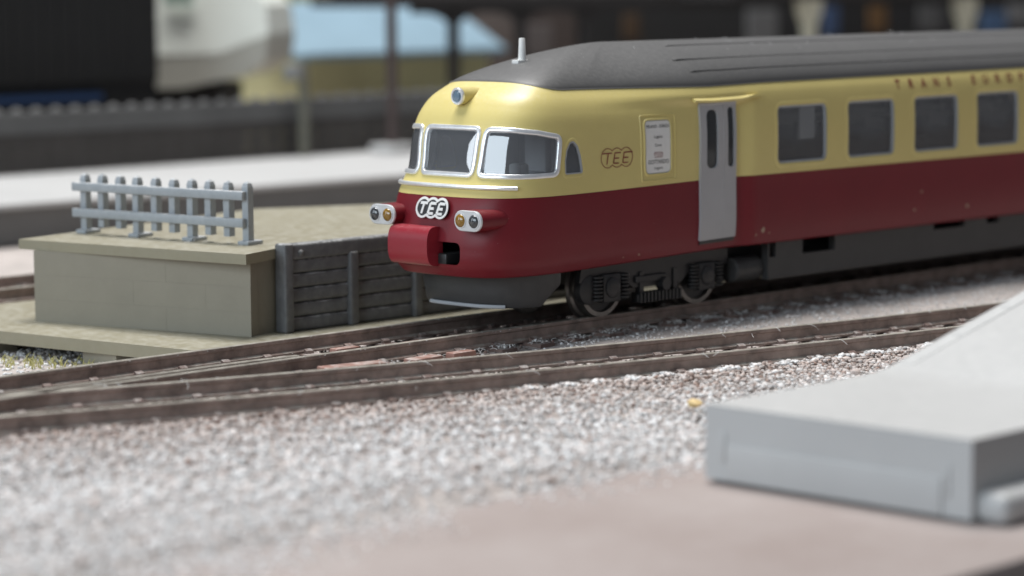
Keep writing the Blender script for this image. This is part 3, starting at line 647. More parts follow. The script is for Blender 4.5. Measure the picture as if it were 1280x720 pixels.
# coupler pocket (hollow box) and the bulged cover slid to the far side
m = MB(); cz0, cz1 = 10.2, 14.6
V_ = [(-30.6, -6.4, cz0), (-30.6, 6.4, cz0), (-30.6, 6.4, cz1), (-30.6, -6.4, cz1), (-24, -6.4, cz0), (-24, 6.4, cz0), (-24, 6.4, cz1), (-24, -6.4, cz1)]
m.add(V_, [(0, 1, 5, 4), (2, 3, 7, 6), (1, 2, 6, 5), (3, 0, 4, 7), (4, 5, 6, 7)]); cp = m.build('coupler_pocket', SKIRT, TRAIN)
m = MB(); m.rbox(-31.4, -24.5, -3.6, -.8, 10.6, 12.4, .3); m.build('coupler', BLACK, cp, smooth=True)
prof = []
for i in range(17):
    a = math.radians(-100+200*i/16); prof.append((-31.2-2.7*max(0, math.cos(a))**.5, 13.55+3.2*math.copysign(abs(math.sin(a))**.8, math.sin(a))))
prof += [(-30.3, 16.4), (-30.3, 10.6)]
m = MB(); m.prism(prof, 'y', -1.75, 7.4); m.build('coupler_cover', mat('brighter_red_plastic', (.27, .018, .030), .32, var=.05, dust=.12, dustcol=(.55, .35, .33), dscale=1500), TRAIN, smooth=True, bevel=.18, angle=50)
# -- cab interior and saloon
m = MB(); m.box(4, XEND-2, -13.0, 13.0, 36.3, 36.8); m.build('interior_ceiling', WHITE, TRAIN)
m = MB(); m.box(-24, XEND-2, -13.2, 13.2, 19.2, 20.0); FL = m.build('interior_floor', INT, TRAIN)
m = MB(); m.rbox(-25.6, -20.8, -9.6, 9.6, 20, 24.9, .5); m.build('driver_desk', mat('pale_grey_desk', (.50, .50, .49), .5), TRAIN, smooth=True)
m = MB(); m.rbox(-22.2, -20.2, -11.6, -8.6, 24.0, 26.7, .5); m.build('desk_console', WHITE, TRAIN, smooth=True)
m = MB(); m.rbox(-12.5, -8, -4.5, 0.5, 20, 24.5, .6); m.rbox(-9.2, -7.4, -4.5, .5, 24, 31, .6); m.build('driver_seat', SEAT, TRAIN, smooth=True)
m = MB(); m.box(3.0, 3.8, -13.4, 13.4, 20, 35.5); m.box(2.6, 3.0, -3.5, 3.5, 20, 34); m.build('cab_wall', mat('pale_cab_wall', (.33, .33, .34), .6), TRAIN)
m = MB(); m.box(31.5, 32.3, -14.6, 14.6, 20, 36.5); m.build('vestibule_wall', INT, TRAIN)
for i in range(NW):
    x = 37.2+20.17*i
    for (y0, y1) in ((-14.2, -7.5), (3.0, 14.2)):
        for (xa, fl) in ((x-2.5, 1), (x+11.6, -1)):
            m = MB(); m.rbox(xa, xa+5, y0, y1, 20, 24.2, .6); m.rbox(xa+(0 if fl > 0 else 3.6), xa+(1.4 if fl > 0 else 5), y0, y1, 23.6, 30.2, .6); se = m.build('seat', SEAT, TRAIN, smooth=True)
            m = MB(); m.rbox(xa+(-.1 if fl > 0 else 3.5), xa+(1.5 if fl > 0 else 5.1), y0+1, y1-1, 27.8, 30.6, .5); m.build('headrest', HEADR, se, smooth=True)
m = MB(); m.rbox(45.6, 50.0, -14.6, -14.0, 27.6, 33.4, .2); m.build('bright_window_panel', WHITE, TRAIN)  # white panel added close behind the first window as its bright patch
# -- rear wall, underfloor
m = MB(); m.box(XEND-.6, XEND-.1, -16, 16, 10.4, 38.2); m.build('end_wall', SKIRT, TRAIN)
m = MB(); m.box(-20, XEND-1, -11.6, 11.6, 9.5, 10.2); m.box(30, 200, -9, 9, 3.2, 9.5); m.build('underframe', BLACK, TRAIN)
# front skirt
m = MB(); rows = [(9.3, 1.0), (6.0, .965), (3.75, .945), (3.3, .925)]; vs = []; qs = np.linspace(.06, .94, 70)
for z, k in rows:
    for q in qs:
        c, s_ = math.cos(math.pi*q), math.sin(math.pi*q); vs.append((-8-18.8*k*abs(s_)**(2/3.2), -13.5*k*math.copysign(abs(c)**(2/3.2), c), z+(0 if z > 9 else (1-min(1, s_*2.4))*6.)))
for z, k in ((3.45, .86), (9.0, .90)):
    for q in qs:
        c, s_ = math.cos(math.pi*q), math.sin(math.pi*q); vs.append((-8-18.8*k*abs(s_)**(2/3.2), -13.5*k*math.copysign(abs(c)**(2/3.2), c), z+(0 if z > 9 else (1-min(1, s_*2.4))*6.)))
n = len(qs); m.add(vs, [(i*n+j, i*n+j+1, (i+1)*n+j+1, (i+1)*n+j) for i in range(5) for j in range(n-1)]); SKO = m.build('front_skirt', SKIRT, TRAIN, smooth=True, angle=40)
lipq = np.linspace(.30, .60, 24); m = MB()  # pale grey strip stands in for window light caught along the skirt's lip
m.tube([(-8-18.8*.955*abs(math.sin(math.pi*q))**(2/3.2), -13.5*.955*math.copysign(abs(math.cos(math.pi*q))**(2/3.2), math.cos(math.pi*q)), 3.6+(1-min(1, math.sin(math.pi*q)*2.4))*6.) for q in lipq], .32, 8); m.build('lit_skirt_lip', GREYF, SKO, smooth=True)
# side skirts with equipment notches
for s_ in (-1, 1):
    m = MB(); y0, y1 = sorted((14.6*s_, 13.2*s_)); xs = [36.8, 37.2, 39, 46.6, 56, 86.5, 96.6, 104, 108, 140, 150, 178, 196]
    for i in range(len(xs)-1):
        notch = i in (1, 3, 5, 7, 9)
        m.box(xs[i], xs[i+1], y0, y1, 3.3, 7.2 if i in (1, 3) else 8.6 if notch else 10.0)
    m.build('side_skirt', SKIRT, TRAIN)
    m = MB(); m.lathe((29.5, 11.6*s_, 5.4), (1, 0, 0), [(0, 0), (1.9, 0), (2.2, .3), (2.2, 7.0), (0, 7.0)], 20); m.build('air_tank', SKIRT, TRAIN, smooth=True)
# -- bogies
def bogie(cx):
    m = MB()
    m.box(cx-15, cx+15, -7, 7, 5.2, 8.8); root = m.build('bogie', BLACK, TRAIN)
    for s_ in (-1, 1):
        y = 11.0*s_; yo = y+.9*s_; mm = MB()
        mm.prism([(cx-19.5, 6.3), (cx-18.8, 9.3), (cx+18.5, 9.3), (cx+18.5, 6.6), (cx+9, 6.6), (cx+6, 4.4), (cx-6, 4.4), (cx-9, 6.3)], 'y', y-.6, y+.6)
        mm.build('side_frame', BLACK, root, bevel=.12)
        for wx in (-12.2, 12.2):
            mm = MB(); mm.rbox(cx+wx-2.2, cx+wx+2.2, min(y, yo)-.5, max(y, yo)+.5, 2.6, 7.4, .3); mm.lathe((cx+wx, yo+.4*s_, 5.1), (0, s_, 0), [(1.75, 0), (1.75, .35), (1.5, .55), (.6, .62), (0, .62)], 20); mm.build('axle_box', BLACK, root, smooth=True)
            for dx in (-3.3, 3.3):
                mm = MB()
                for kz in range(7): mm.lathe((cx+wx+dx, yo, 3.0+kz*.62), (0, 0, 1), [(.55, 0), (.95, .12), (.95, .38), (.55, .5)], 12)
                mm.build('spring', BLACK, root, smooth=True)
        mm = MB(); mm.rbox(cx-5.6, cx+5.6, min(y, yo)-.3, max(y, yo)+.3, 1.9, 3.3, .2)
        for kx in range(12): mm.box(cx-5.3+kx*.92, cx-5.3+kx*.92+.45, min(y, yo)-.6, max(y, yo)+.6, 1.8, 3.5)
        mm.box(cx-4.8, cx-3.8, min(y, yo), max(y, yo)+.2, 3.3, 7); mm.box(cx+3.8, cx+4.8, min(y, yo), max(y, yo)+.2, 3.3, 7); mm.rbox(cx-6, cx+2, min(y, yo)-.2, max(y, yo)+.4, 5.2, 6.4, .2); mm.cyl((cx+1.2, y, 4.6), (cx+1.2, yo+.8*s_, 4.6), 1.1, None, 14); mm.build('bolster', BLACK, root)
        for wx in (-12.2, 12.2):
            mm = MB(); mm.lathe((cx+wx, 7.0*s_, 5.15), (0, s_, 0), [(0, .6), (3.9, .6), (4.1, .2), (5.2, 0), (5.95, .0), (6.0, .3), (5.75, .75), (5.25, 1.0), (5.15, 2.9), (4.4, 2.95), (4.2, 2.3), (1.4, 2.1), (1.2, 2.9), (0, 2.9)], 40, 0)
            w_ = mm.build('wheel', [BLACK, STEEL], root, smooth=True, angle=30)
            for p in w_.data.polygons:
                r_ = math.hypot(p.center[0]/S-(cx+wx), p.center[2]/S-5.15)
                if r_ > 4.15: p.material_index = 1
    mm = MB(); mm.lathe((cx-16.9, -11.4, 5.0), (0, -1, 0), [(2.5, -1.2), (2.5, .2), (2.2, .4), (0, .45)], 22); mm.build('sand_box', BLACK, root, smooth=True)
    return root
bogie(10.8); bogie(218.)
# chips in the red paint
m = MB()
for (x, z, r) in ((-1.0, 10.5, .16), (2.8, 10.6, .20), (33.5, 12.0, .55), (31.6, 11.2, .22), (35.2, 11.3, .18), (78, 12.6, .3), (95, 12.3, .45), (80, 16, .3)):
    a0 = ax(x); k = 7; A = np.array([(a0+r*math.cos(2*math.pi*i/k)*rng.uniform(.6, 1.3), z+r*math.sin(2*math.pi*i/k)*rng.uniform(.6, 1.3)) for i in range(k)]); m.add([tuple(p) for p in HPN(A, .03)], [tuple(range(k))])
m.build('paint_chip', mat('bare_tan_plastic', (.36, .26, .19), .6), LOW)

# ================================================================== LOADING RAMP, PLANK WALL AND FENCE (left)
def at_root(root): return tuple(-root.location/S)
def pbuild(m, name, material, root, **kw): o = m.build(name, material, root, **kw); o.location = -root.location; return o
RAMP = thing('loading_ramp', 'tan plastic loading ramp carrying the pale fence, left of the railcar', 'loading ramp', (-47, 30, -4))
def poly_slab(poly, z0, z1, name, material, root, bevel=.4, parent=None):
    m = MB(); m.prism(poly, 'z', z0, z1); o = m.build(name, material, parent or root, bevel=bevel, smooth=True)
    if parent is None or parent == root: o.location = -root.location
    return o
slab = poly_slab([(-59.4, 73.6), (-50.6, 23.2), (-41.4, 26.9), (100, 27.2), (100, 47), (8, 90)], 10.35, 12.05, 'top_slab', TAN, RAMP, .62)
poly_slab([(-57.8, 69.4), (-46.3, 26.5), (-41, 27.6), (98, 28.4), (98, 45), (8, 86)], -2.2, 10.4, 'ramp_body', TANW, RAMP, .1)
poly_slab([(-76, 96), (-70.6, 64), (-63.4, 15.6), (-60, 14.3), (100, 14.3), (100, 60), (8, 96)], -4.1, -2.0, 'base_plate', TAN, RAMP, .35)
WL, WR = np.array([-59.2, 69.6]), np.array([-47.4, 26.0]); wd = (WR-WL)/np.linalg.norm(WR-WL); wn_ = np.array([wd[1], -wd[0]]); wn_ = wn_ if wn_[0] > 0 else -wn_; Lw = np.linalg.norm(WR-WL)
zz = [-2.0, 2.0, 6.2, 10.33]
for r_ in range(3):
    cuts = [0, .30, .62, 1.0] if r_ % 2 == 0 else [0, .16, .47, .80, 1.0]
    for c_ in range(len(cuts)-1):
        a, b = WL+wd*(Lw*cuts[c_]+.008), WL+wd*(Lw*cuts[c_+1]-.008); j = rng.uniform(-.012, .012)
        q = [a+wn_*j, b+wn_*j, b+wn_*2, a+wn_*2]; m = MB(); m.prism([tuple(p) for p in q], 'z', zz[r_]+.006, zz[r_+1]-.006); pbuild(m, 'wall_block', TANW, RAMP, bevel=.05)
for (x, y) in ((-70.5, 69), (-66, 38), (-30, 30), (20, 40)):
    m = MB(); m.box(x, x+7, y, y+9, -7.2, -4.1); pbuild(m, 'foot', TANW, RAMP)
# plank wall between the ramp and the track
PW = thing('plank_wall', 'dark grey plank retaining wall with upright posts beside the track', 'wall', (-41, 25.5, -2))
pz = np.linspace(-2.0, 10.2, 6)
for i in range(5):
    m = MB(); m.rbox(-40.2, 62, 25.2+rng.uniform(-.1, .1), 27.0, pz[i]+.05, pz[i+1]-.05, .55, 3); pbuild(m, 'plank', PLANK, PW, smooth=True, angle=60)
m = MB(); m.rbox(-40.9, 62, 24.75, 27.3, 10.1, 12.75, .5, 3); pbuild(m, 'top_plank', PLANK, PW, smooth=True, angle=60)
for x in (-41.2, -26.6, -11.6, 3.5, 18.5, 34): m = MB(); m.rbox(x, x+2.0, 24.45, 27.2, -2.0, 12.9 if x < -40 else 10.6, .4, 3); pbuild(m, 'post', PLANK, PW, smooth=True, angle=60)
for x in (-37.5, 2): m = MB(); m.lathe((x, 24.8, 11.2), (0, -1, 0), [(.55, 0), (.5, .25), (.3, .42), (0, .48)], 12); pbuild(m, 'bolt', PLANK, PW, smooth=True)
# fence
FA, FB = np.array([-44.6, 74.0]), np.array([-39.6, 35.6]); fd = (FB-FA)/np.linalg.norm(FB-FA); frz = math.atan2(fd[1], fd[0])+math.pi/2
FEN = thing('picket_fence', 'small pale blue-grey picket fence of ten posts standing on the ramp edge', 'fence', (FA[0], FA[1], 12.0), frz)
Lf = float(np.linalg.norm(FB-FA))                           # local -y runs along the fence, local -x faces the camera side
def picket(z0):
    m = MB(); w = .67; m.add([(-w, -w, z0), (w, -w, z0), (w, w, z0), (-w, w, z0), (-w, -w, 9.7), (w, -w, 9.7), (w, w, 9.7), (-w, w, 9.7), (-w*.75, -w*.75, 10.35), (w*.75, -w*.75, 10.35), (w*.75, w*.75, 10.35), (-w*.75, w*.75, 10.35), (0, 0, 10.75)],
      [(3, 2, 1, 0), (0, 1, 5, 4), (1, 2, 6, 5), (2, 3, 7, 6), (3, 0, 4, 7), (4, 5, 9, 8), (5, 6, 10, 9), (6, 7, 11, 10), (7, 4, 8, 11), (8, 9, 12), (9, 10, 12), (10, 11, 12), (11, 8, 12)])
    me = m.mesh('picket', bevel=.08); me.materials.append(FENCEM); return me
pl, ps_ = picket(.0), picket(1.3)
for i in range(10):
    o = link('picket', pl if i % 3 == 0 else ps_, None, FEN, (rng.uniform(-.06, .06), -Lf*i/9, rng.uniform(-.05, .05))); o.rotation_euler = (rng.uniform(-.012, .012), 0, rng.uniform(-.03, .03))
    if i % 3 == 0: m = MB(); m.rbox(-1.5, 2.4, -Lf*i/9-1.25, -Lf*i/9+1.25, 0.0, .75, .25); m.build('foot', FENCEM, FEN, smooth=True)
for zc in (8.35, 3.75): m = MB(); m.rbox(-1.75, -.7, -Lf-.3, 1.8, zc-.75, zc+.75, .16); m.build('fence_rail', FENCEM, FEN, smooth=True)

# ================================================================== LIGHT GREY PLATFORM RAMP (right foreground)
PF_ = thing('platform_ramp', 'light grey plastic platform end with rising ramp in the right foreground', 'platform', (-60, -123, -4.1))
y0, y1 = -142.5, -104.2
m = MB(); m.prism([(-86.2, -4.12), (-86.2, 5.3), (-55, 5.3), (-52, 5.45), (-49, 5.85), (-14, 14.0), (140, 14.0), (140, -4.12)], 'y', y0, y1); m.v = [(a_, b_, c_+.38 if c_ < -4 else c_) for a_, b_, c_ in m.v]; pbuild(m, 'platform_body', PLAT, PF_, bevel=.85, smooth=True, angle=30)
m = MB(); m.rbox(-86.5, -85, -138.6, -107.6, -3.7, .75, .14, 3); pbuild(m, 'front_panel', PLAT, PF_, smooth=True)
for yy in (-107.0, -139.2): m = MB(); m.rbox(-86.42, -85, yy-.4, yy+.4, -1.5, 2.2, .1, 2); pbuild(m, 'panel_stop', PLAT, PF_, smooth=True)
m = MB(); m.rbox(-85.2, 140, -146.4, -141.5, -4.1, -.6, 1.3, 4); pbuild(m, 'side_ledge', PLAT, PF_, smooth=True)
x = -48.0
while x < 60:
    def zt(xx): return 5.3+(8.7/37)*(xx+51) if xx < -14 else 14.0
    xa, xb = x+.09, x+11.3-.09; m = MB(); ya, yb = -106.8, -104.9
    m.add([(xa, ya, zt(xa)-.4), (xb, ya, zt(xb)-.4), (xb, yb, zt(xb)-.4), (xa, yb, zt(xa)-.4), (xa, ya, zt(xa)+.13), (xb, ya, zt(xb)+.13), (xb, yb, zt(xb)+.13), (xa, yb, zt(xa)+.13)],
          [(3, 2, 1, 0), (4, 5, 6, 7), (0, 1, 5, 4), (1, 2, 6, 5), (2, 3, 7, 6), (3, 0, 4, 7)]); pbuild(m, 'edge_stone', PLAT, PF_, bevel=.06); x += 11.3

# ================================================================== BACKGROUND (all far out of focus)
def px_x(u, v, y): return float(on_y(u, v, y)[0])
def px_z(u, v, y): return float(on_y(u, v, y)[2])
T3 = thing('railway_track', 'blurred brown track behind the loading ramp at the left edge', 'railway track', (0, 108, -6))
for y in (99, 116.2): o = rail(T3, [(-120, y), (0, y), (160, y)]); o.location = Vector((0, -108, 6+.3))*S
s3 = sleeper_mesh(-13.2, 13.2, (-8.6, 8.6)); s3.materials.append(SLEEP)
for i in range(30): link('sleeper', s3, None, T3, (-110+9*i, 0, 6.3))
m = MB(); m.prism([(85, -7), (92, -3.2), (124, -3.2), (131, -7)], 'x', -130, 170); o = m.build('ballast_bed', GROUND, T3); o.location = -T3.location
BP = thing('station_platform', 'long pale blurred station platform behind the loading ramp', 'platform', (100, 260, -6.6))
PALE = mat('pale_concrete', (.45, .45, .445), .8, var=.06, vscale=30)
m = MB(); m.rbox(-160, 900, 222, 303, -6.6, 2.6, .5); pbuild(m, 'platform_body', mat('grey_platform_side', (.15, .15, .148), .8, var=.1, vscale=40), BP)
for i in range(48): m = MB(); m.rbox(-160+22*i+.2, -138+22*i-.2, 219.5, 303.5, 2.6, 4.0, .35); pbuild(m, 'platform_slab', PALE, BP)
fx0, fx1 = px_x(-60, 150, 301), px_x(720, 150, 301)
BF = thing('timber_fence', 'dark blurred timber fence with rounded grey post tops along the far platform', 'fence', ((fx0+fx1)/2, 301, 4))
DG = mat('weathered_grey_timber', (.10, .10, .10), .8, var=.2, vscale=60); DB = mat('dark_brown_timber', (.050, .045, .042), .8, var=.2, vscale=60)
m = MB(); m.rbox(fx0, fx1, 300, 301.4, 15.0, 21.2, .3); pbuild(m, 'top_plank', DG, BF)
for i in range(3): m = MB(); m.rbox(fx0, fx1, 300.3, 301.3, 4+3.7*i+.12, 4+3.7*(i+1)-.12, .2); pbuild(m, 'plank', DB, BF)
x = fx0+2
pm = MB(); pm.lathe((0, 0, 0), (0, 0, 1), [(1.9, 0), (1.9, 15.5), (2.1, 16.2), (1.7, 17.4), (.9, 18.1), (0, 18.3)], 12); pme = pm.mesh('post', smooth=True); pme.materials.append(DG)
while x < fx1: o = link('post', pme, None, BF, (x, 302.2, 4)); o.location -= BF.location; x += 6.6
# dark building at the left
SB = thing('dark_shed', 'black blurred timber shed filling the upper left corner', 'shed', (40, 350, -6))
bx0, bx1 = px_x(-140, 60, 335), px_x(197, 60, 335)
DK = mat('black_stained_boards', (.012, .0125, .013), .75, var=.25, vscale=30)
m = MB(); m.box(bx0, bx1, 336, 400, -6, 82); pbuild(m, 'wall', DK, SB)
nb = 18
for i in range(nb): m = MB(); w_ = (bx1-bx0)/nb; m.rbox(bx0+w_*i+.15, bx0+w_*(i+1)-.15, 334.8, 336.2, 27, 80, .2); pbuild(m, 'board', DK, SB)
m = MB(); m.box(bx0, px_x(128, 130, 335), 334.4, 336.1, 21.8, 23.8); pbuild(m, 'blue_sill', mat('blue_paint', (.025, .06, .15), .5), SB)
m = MB(); m.prism([(330, 80), (368, 98), (406, 80), (368, 94)], 'x', bx0-4, bx1+3); pbuild(m, 'roof', DK, SB)
# white rounded railcar
wx0, wx1 = px_x(180, 60, 372), px_x(352, 60, 372)
WR_ = thing('white_railcar', 'blurred white rounded railcar standing behind the black shed', 'railcar', ((wx0+wx1)/2, 390, -6))
def zv(u, v): return px_z(u, v, 372)
L_ = wx1-wx0
pr_u = [(wx0, zv(200, 72)), (wx0+.72*L_, zv(310, 64)), (wx1, zv(345, 40)), (wx1-.02*L_, zv(345, 5)), (wx1-.2*L_, zv(330, -40)), (wx0, zv(200, -48))]
pr_l = [(wx0, zv(200, 112)), (wx0+.50*L_, zv(275, 108)), (wx0+.86*L_, zv(325, 90)), (wx1-.02*L_, zv(345, 72)), (wx1, zv(345, 41)), (wx0+.72*L_, zv(310, 65)), (wx0, zv(200, 73))]
m = MB(); m.prism(pr_u, 'y', 372, 415); zl_ = zv(200, 72); m.v = [(a_, b_+max(0, c_-zl_)*(.16 if b_ < 400 else -.1), c_) for a_, b_, c_ in m.v]; pbuild(m, 'upper_body', mat('greenish_white_paint', (.82, .86, .80), .5, var=.05, vscale=30), WR_, bevel=2.)
m = MB(); m.prism(pr_l, 'y', 372.3, 414.7); pbuild(m, 'lower_body', mat('beige_grey_paint', (.55, .55, .49), .5, var=.05, vscale=30), WR_, bevel=1.2)
m = MB(); m.box(wx0, wx1-.3*L_, 378, 410, -6, zv(230, 105)); pbuild(m, 'underframe', DK, WR_)
m = MB(); m.box(wx0+.42*L_, wx0+.58*L_, 371.2, 373, zv(262, 5), zv(262, -14)); pbuild(m, 'window', mat('pale_green_glass', (.35, .48, .42), .2), WR_)
WR_.rotation_euler.z = -.92; WR_.location += Vector((-.004, -.012, 0))
# shed with light blue roof
ye = 398; hx0, hx1 = px_x(368, 75, ye), px_x(634, 60, ye); ze = px_z(370, 76, ye)
HS = thing('blue_roofed_house', 'small blurred olive yellow house under a light blue roof', 'house', ((hx0+hx1)/2, 430, -6))
OL = mat('olive_yellow_wall', (.58, .55, .31), .7, var=.1, vscale=40); BLR = mat('light_blue_roof', (.27, .395, .485), .55, var=.06, vscale=40)
m = MB(); m.box(hx0+6, hx1-6, ye+4, 462, -6, ze); pbuild(m, 'wall', OL, HS)
zr_ = px_z(340, 10, 432)
m = MB(); m.prism([(ye, ze), (432, zr_), (432, zr_+2), (ye, ze+2)], 'x', hx0, hx1); rf = pbuild(m, 'roof', BLR, HS)
m = MB(); m.prism([(466, ze), (432, zr_), (432, zr_+2), (466, ze+2)], 'x', hx0, hx1); pbuild(m, 'roof', BLR, HS)
# white gable house far behind, above the blue roof
m_w = thing('pale_house', 'pale blurred house wall rising behind the light blue roof', 'house', (px_x(300, 10, 520), 540, -6))
m = MB(); m.box(px_x(235, 10, 520), px_x(420, 10, 520), 522, 580, -6, px_z(300, -60, 520)); pbuild(m, 'wall', mat('pale_grey_green_wall', (.46, .48, .42), .7, var=.05, vscale=30), m_w)
m = MB(); m.box(px_x(335, 10, 521), px_x(400, 10, 521), 520.5, 522.4, px_z(360, 12, 521), px_z(360, -6, 521)); pbuild(m, 'window', mat('yellow_green_blind', (.42, .43, .20), .6), m_w)
# posts
px = px_x(490, 100, 288); PO = thing('dark_post', 'dark brown blurred post rising from the far platform', 'post', (px, 288, 4))
m = MB(); m.lathe((px, 288, 4), (0, 0, 1), [(3.4, 0), (3.4, 1.5), (1.75, 2.2), (1.7, 70), (0, 70)], 14); pbuild(m, 'pole', mat('dark_brown_metal', (.060, .040, .036), .5), PO, smooth=True)
m = MB(); m.rbox(px-5.5, px+5.5, 283, 293, 4, 6.8, .8); pbuild(m, 'footing', PALE, PO, smooth=True)
px = px_x(381, 130, 296); PO = thing('pale_post', 'slim pale yellowish post with white lamp box on the far platform', 'post', (px, 296, 4))
m = MB(); m.box(px-1.1, px+1.1, 295.5, 297.5, 4, px_z(381, 78, 296)); pbuild(m, 'pole', mat('pale_yellow_paint', (.15, .148, .12), .6), PO)
za = px_z(360, 100, 296); m = MB(); m.rbox(px-6.6, px-1.4, 294.5, 298.5, za, za+4.5, .8); pbuild(m, 'lamp_box', mat('pale_grey_box', (.24, .245, .24), .5), PO, smooth=True)
# platform canopy with cream columns
yc = 345; cx0, cx1 = px_x(512, 5, yc), px_x(1700, 5, yc)
CN = thing('platform_canopy', 'dark blurred station canopy with dark arches and cream columns', 'canopy', ((cx0+cx1)/2, yc, -6.6))
DKB = mat('dark_canopy_timber', (.022, .020, .020), .7, var=.2, vscale=30); CRM = mat('cream_column_paint', (.62, .59, .46), .5, var=.05)
zc0 = px_z(560, 16, yc); m = MB(); m.box(cx0, cx1, yc, yc+50, zc0+2, zc0+5.5); pbuild(m, 'roof', DKB, CN)
m = MB(); m.box(cx0+3, cx1, yc+1, yc+3, zc0-.2, zc0+2.2); pbuild(m, 'fascia', DKB, CN)
cols = [px_x(568, 40, yc+2), px_x(652, 40, yc+2)]
for xx in cols+[cols[1]+(cols[1]-cols[0])]:
    m = MB(); m.box(xx-1.6, xx+1.6, yc+1, yc+4, 4 if yc < 303 else -6.6, zc0+1); pbuild(m, 'column', DKB, CN)
    w_ = (cols[1]-cols[0])/2
    for s_ in (-1, 1):
        A_ = [(xx+s_*1.2, zc0-6), (xx+s_*1.2, zc0+.5), (xx+s_*w_*.95, zc0+.5)]+[(xx+s_*(1.2+(w_*.95-1.2)*(1-math.cos(t))), zc0-6+6.0*math.sin(t)) for t in np.linspace(1.4, .15, 7)]
        m = MB(); m.prism(A_, 'y', yc+1.6, yc+3.2); pbuild(m, 'arch_brace', DKB, CN)
for u in (1011, 1206, 1400):
    xx = px_x(u, 30, yc-20); zz0 = px_z(u, 42, yc-20)
    m = MB(); m.prism([(xx-2.4, -6.6), (xx+2.4, -6.6), (xx+2.2, zz0+3.0), (xx+5.6, zz0+8.5), (xx+6.5, zz0+16), (xx-6.5, zz0+16), (xx-5.6, zz0+8.5), (xx-2.2, zz0+3.0)], 'y', yc-22, yc-18); pbuild(m, 'cream_column', CRM, CN, bevel=.5)
m = MB(); zz0 = px_z(1100, 0, yc-20); m.box(px_x(900, 0, yc-20), cx1, yc-26, yc+2, zz0+1, zz0+4); pbuild(m, 'roof', DKB, CN)
# goods wagons on the track behind the canopy
def wagon(label, u0, u1, col, panels, y=430, vt=2):
    x0, x1 = px_x(u0, 30, y), px_x(u1, 30, y); zt_ = px_z((u0+u1)/2, vt, y)
    W_ = thing('goods_wagon', label, 'wagon', ((x0+x1)/2, y+15, -6), group='goods wagons behind the canopy')
    m = MB(); m.rbox(x0, x1, y, y+32, 6, zt_, 1.); pbuild(m, 'body', mat('wagon_'+label.split()[1], col, .6, var=.15, vscale=30), W_)
    m = MB(); m.box(x0+2, x1-2, y+4, y+28, 2, 6); pbuild(m, 'underframe', DK, W_)
    for k in range(2):
        for s_ in (0, 1): m = MB(); m.lathe((lerp(x0, x1, .2+.6*k), y+6+18*s_, 0.2), (0, 1, 0), [(0, 0), (6, 0), (6, 2.5), (0, 2.5)], 18); pbuild(m, 'wheel', DK, W_)
    for (pu0, pu1, pv0, pv1, pc, nm) in panels:
        xa, xb = px_x(pu0, 25, y-1), px_x(pu1, 25, y-1); m = MB(); m.rbox(xa, xb, y-1.2, y+.2, px_z((pu0+pu1)/2, pv1, y-1), px_z((pu0+pu1)/2, pv0, y-1), .5); pbuild(m, nm, mat('wagon_panel_%d' % pu0, pc, .6), W_)
wagon('blurred brown goods wagon just behind the railcar roof antenna', 642, 722, (.10, .078, .070), [(655, 690, 30, 70, (.16, .14, .135), 'door')])
wagon('blurred charcoal goods wagon between the brown wagon and the first cream column', 728, 990, (.030, .030, .030), [(780, 800, 18, 50, (.09, .055, .03), 'door'), (935, 972, 12, 60, (.17, .17, .17), 'door')])
wagon('blurred black goods wagon between the two cream columns', 1000, 1188, (.022, .022, .023), [(1030, 1048, 8, 45, (.06, .10, .20), 'blue_panel'), (1088, 1108, 6, 40, (.16, .085, .03), 'orange_panel'), (1150, 1178, 0, 40, (.11, .11, .11), 'grey_panel')])
wagon('blurred dim goods wagon right of the second cream column', 1196, 1420, (.035, .035, .037), [(1228, 1258, 15, 45, (.08, .15, .28), 'blue_panel'), (1262, 1300, -10, 30, (.20, .20, .20), 'grey_panel')])
m = MB(); m.box(-200, 3000, 760, 780, -60, 420); tag(m.build('back_wall', mat('dim_back_wall', (.055, .050, .048), .9, var=.1, vscale=5)), kind='structure')

# ================================================================== SMALL STUFF: crumbs, grass, dust
c = on_z(868, 506, -2.4); pc = [(float(c[0]), float(c[1]), -2.2)]
m = MB(); r9 = np.random.default_rng(4)
V = ICO*np.array([1.3, 1.0, .75])*(1+r9.normal(0, .15, (12, 1))); m.add([(c[0]+v[0], c[1]+v[1], -2.2+v[2]) for v in V], [tuple(f) for f in ICF])
tag(m.build('crumb', mat('tan_crumb', (.62, .46, .22), .7), smooth=True, angle=80), 'tan crumb lying on the gravel beside the grey platform corner', 'crumb')
m = MB(); rg = random.Random(11)
for i in range(120):
    u = rg.choice([rg.gauss(10, 5), rg.gauss(42, 7), rg.gauss(70, 9), rg.gauss(104, 14)]); b = on_z(u, rg.uniform(450, 462), -6.4); h = rg.uniform(.4, 1.5); a = rg.uniform(0, 6.28); k = rg.uniform(.1, .8)
    P = [(b[0]+math.cos(a)*k*h*t*t, b[1]+math.sin(a)*k*h*t*t, b[2]+h*t-(.35*h*t*t if i % 5 == 0 else 0)) for t in (0, .35, .7, 1.)]; m.tube(P, [.10, .09, .07, .03], 4)
tag(m.build('grass', mat('yellow_green_grass', (.46, .43, .17), .8, var=.3, vscale=900)), 'short yellow-green grass fibres growing below the ramp base', 'grass', kind='stuff')
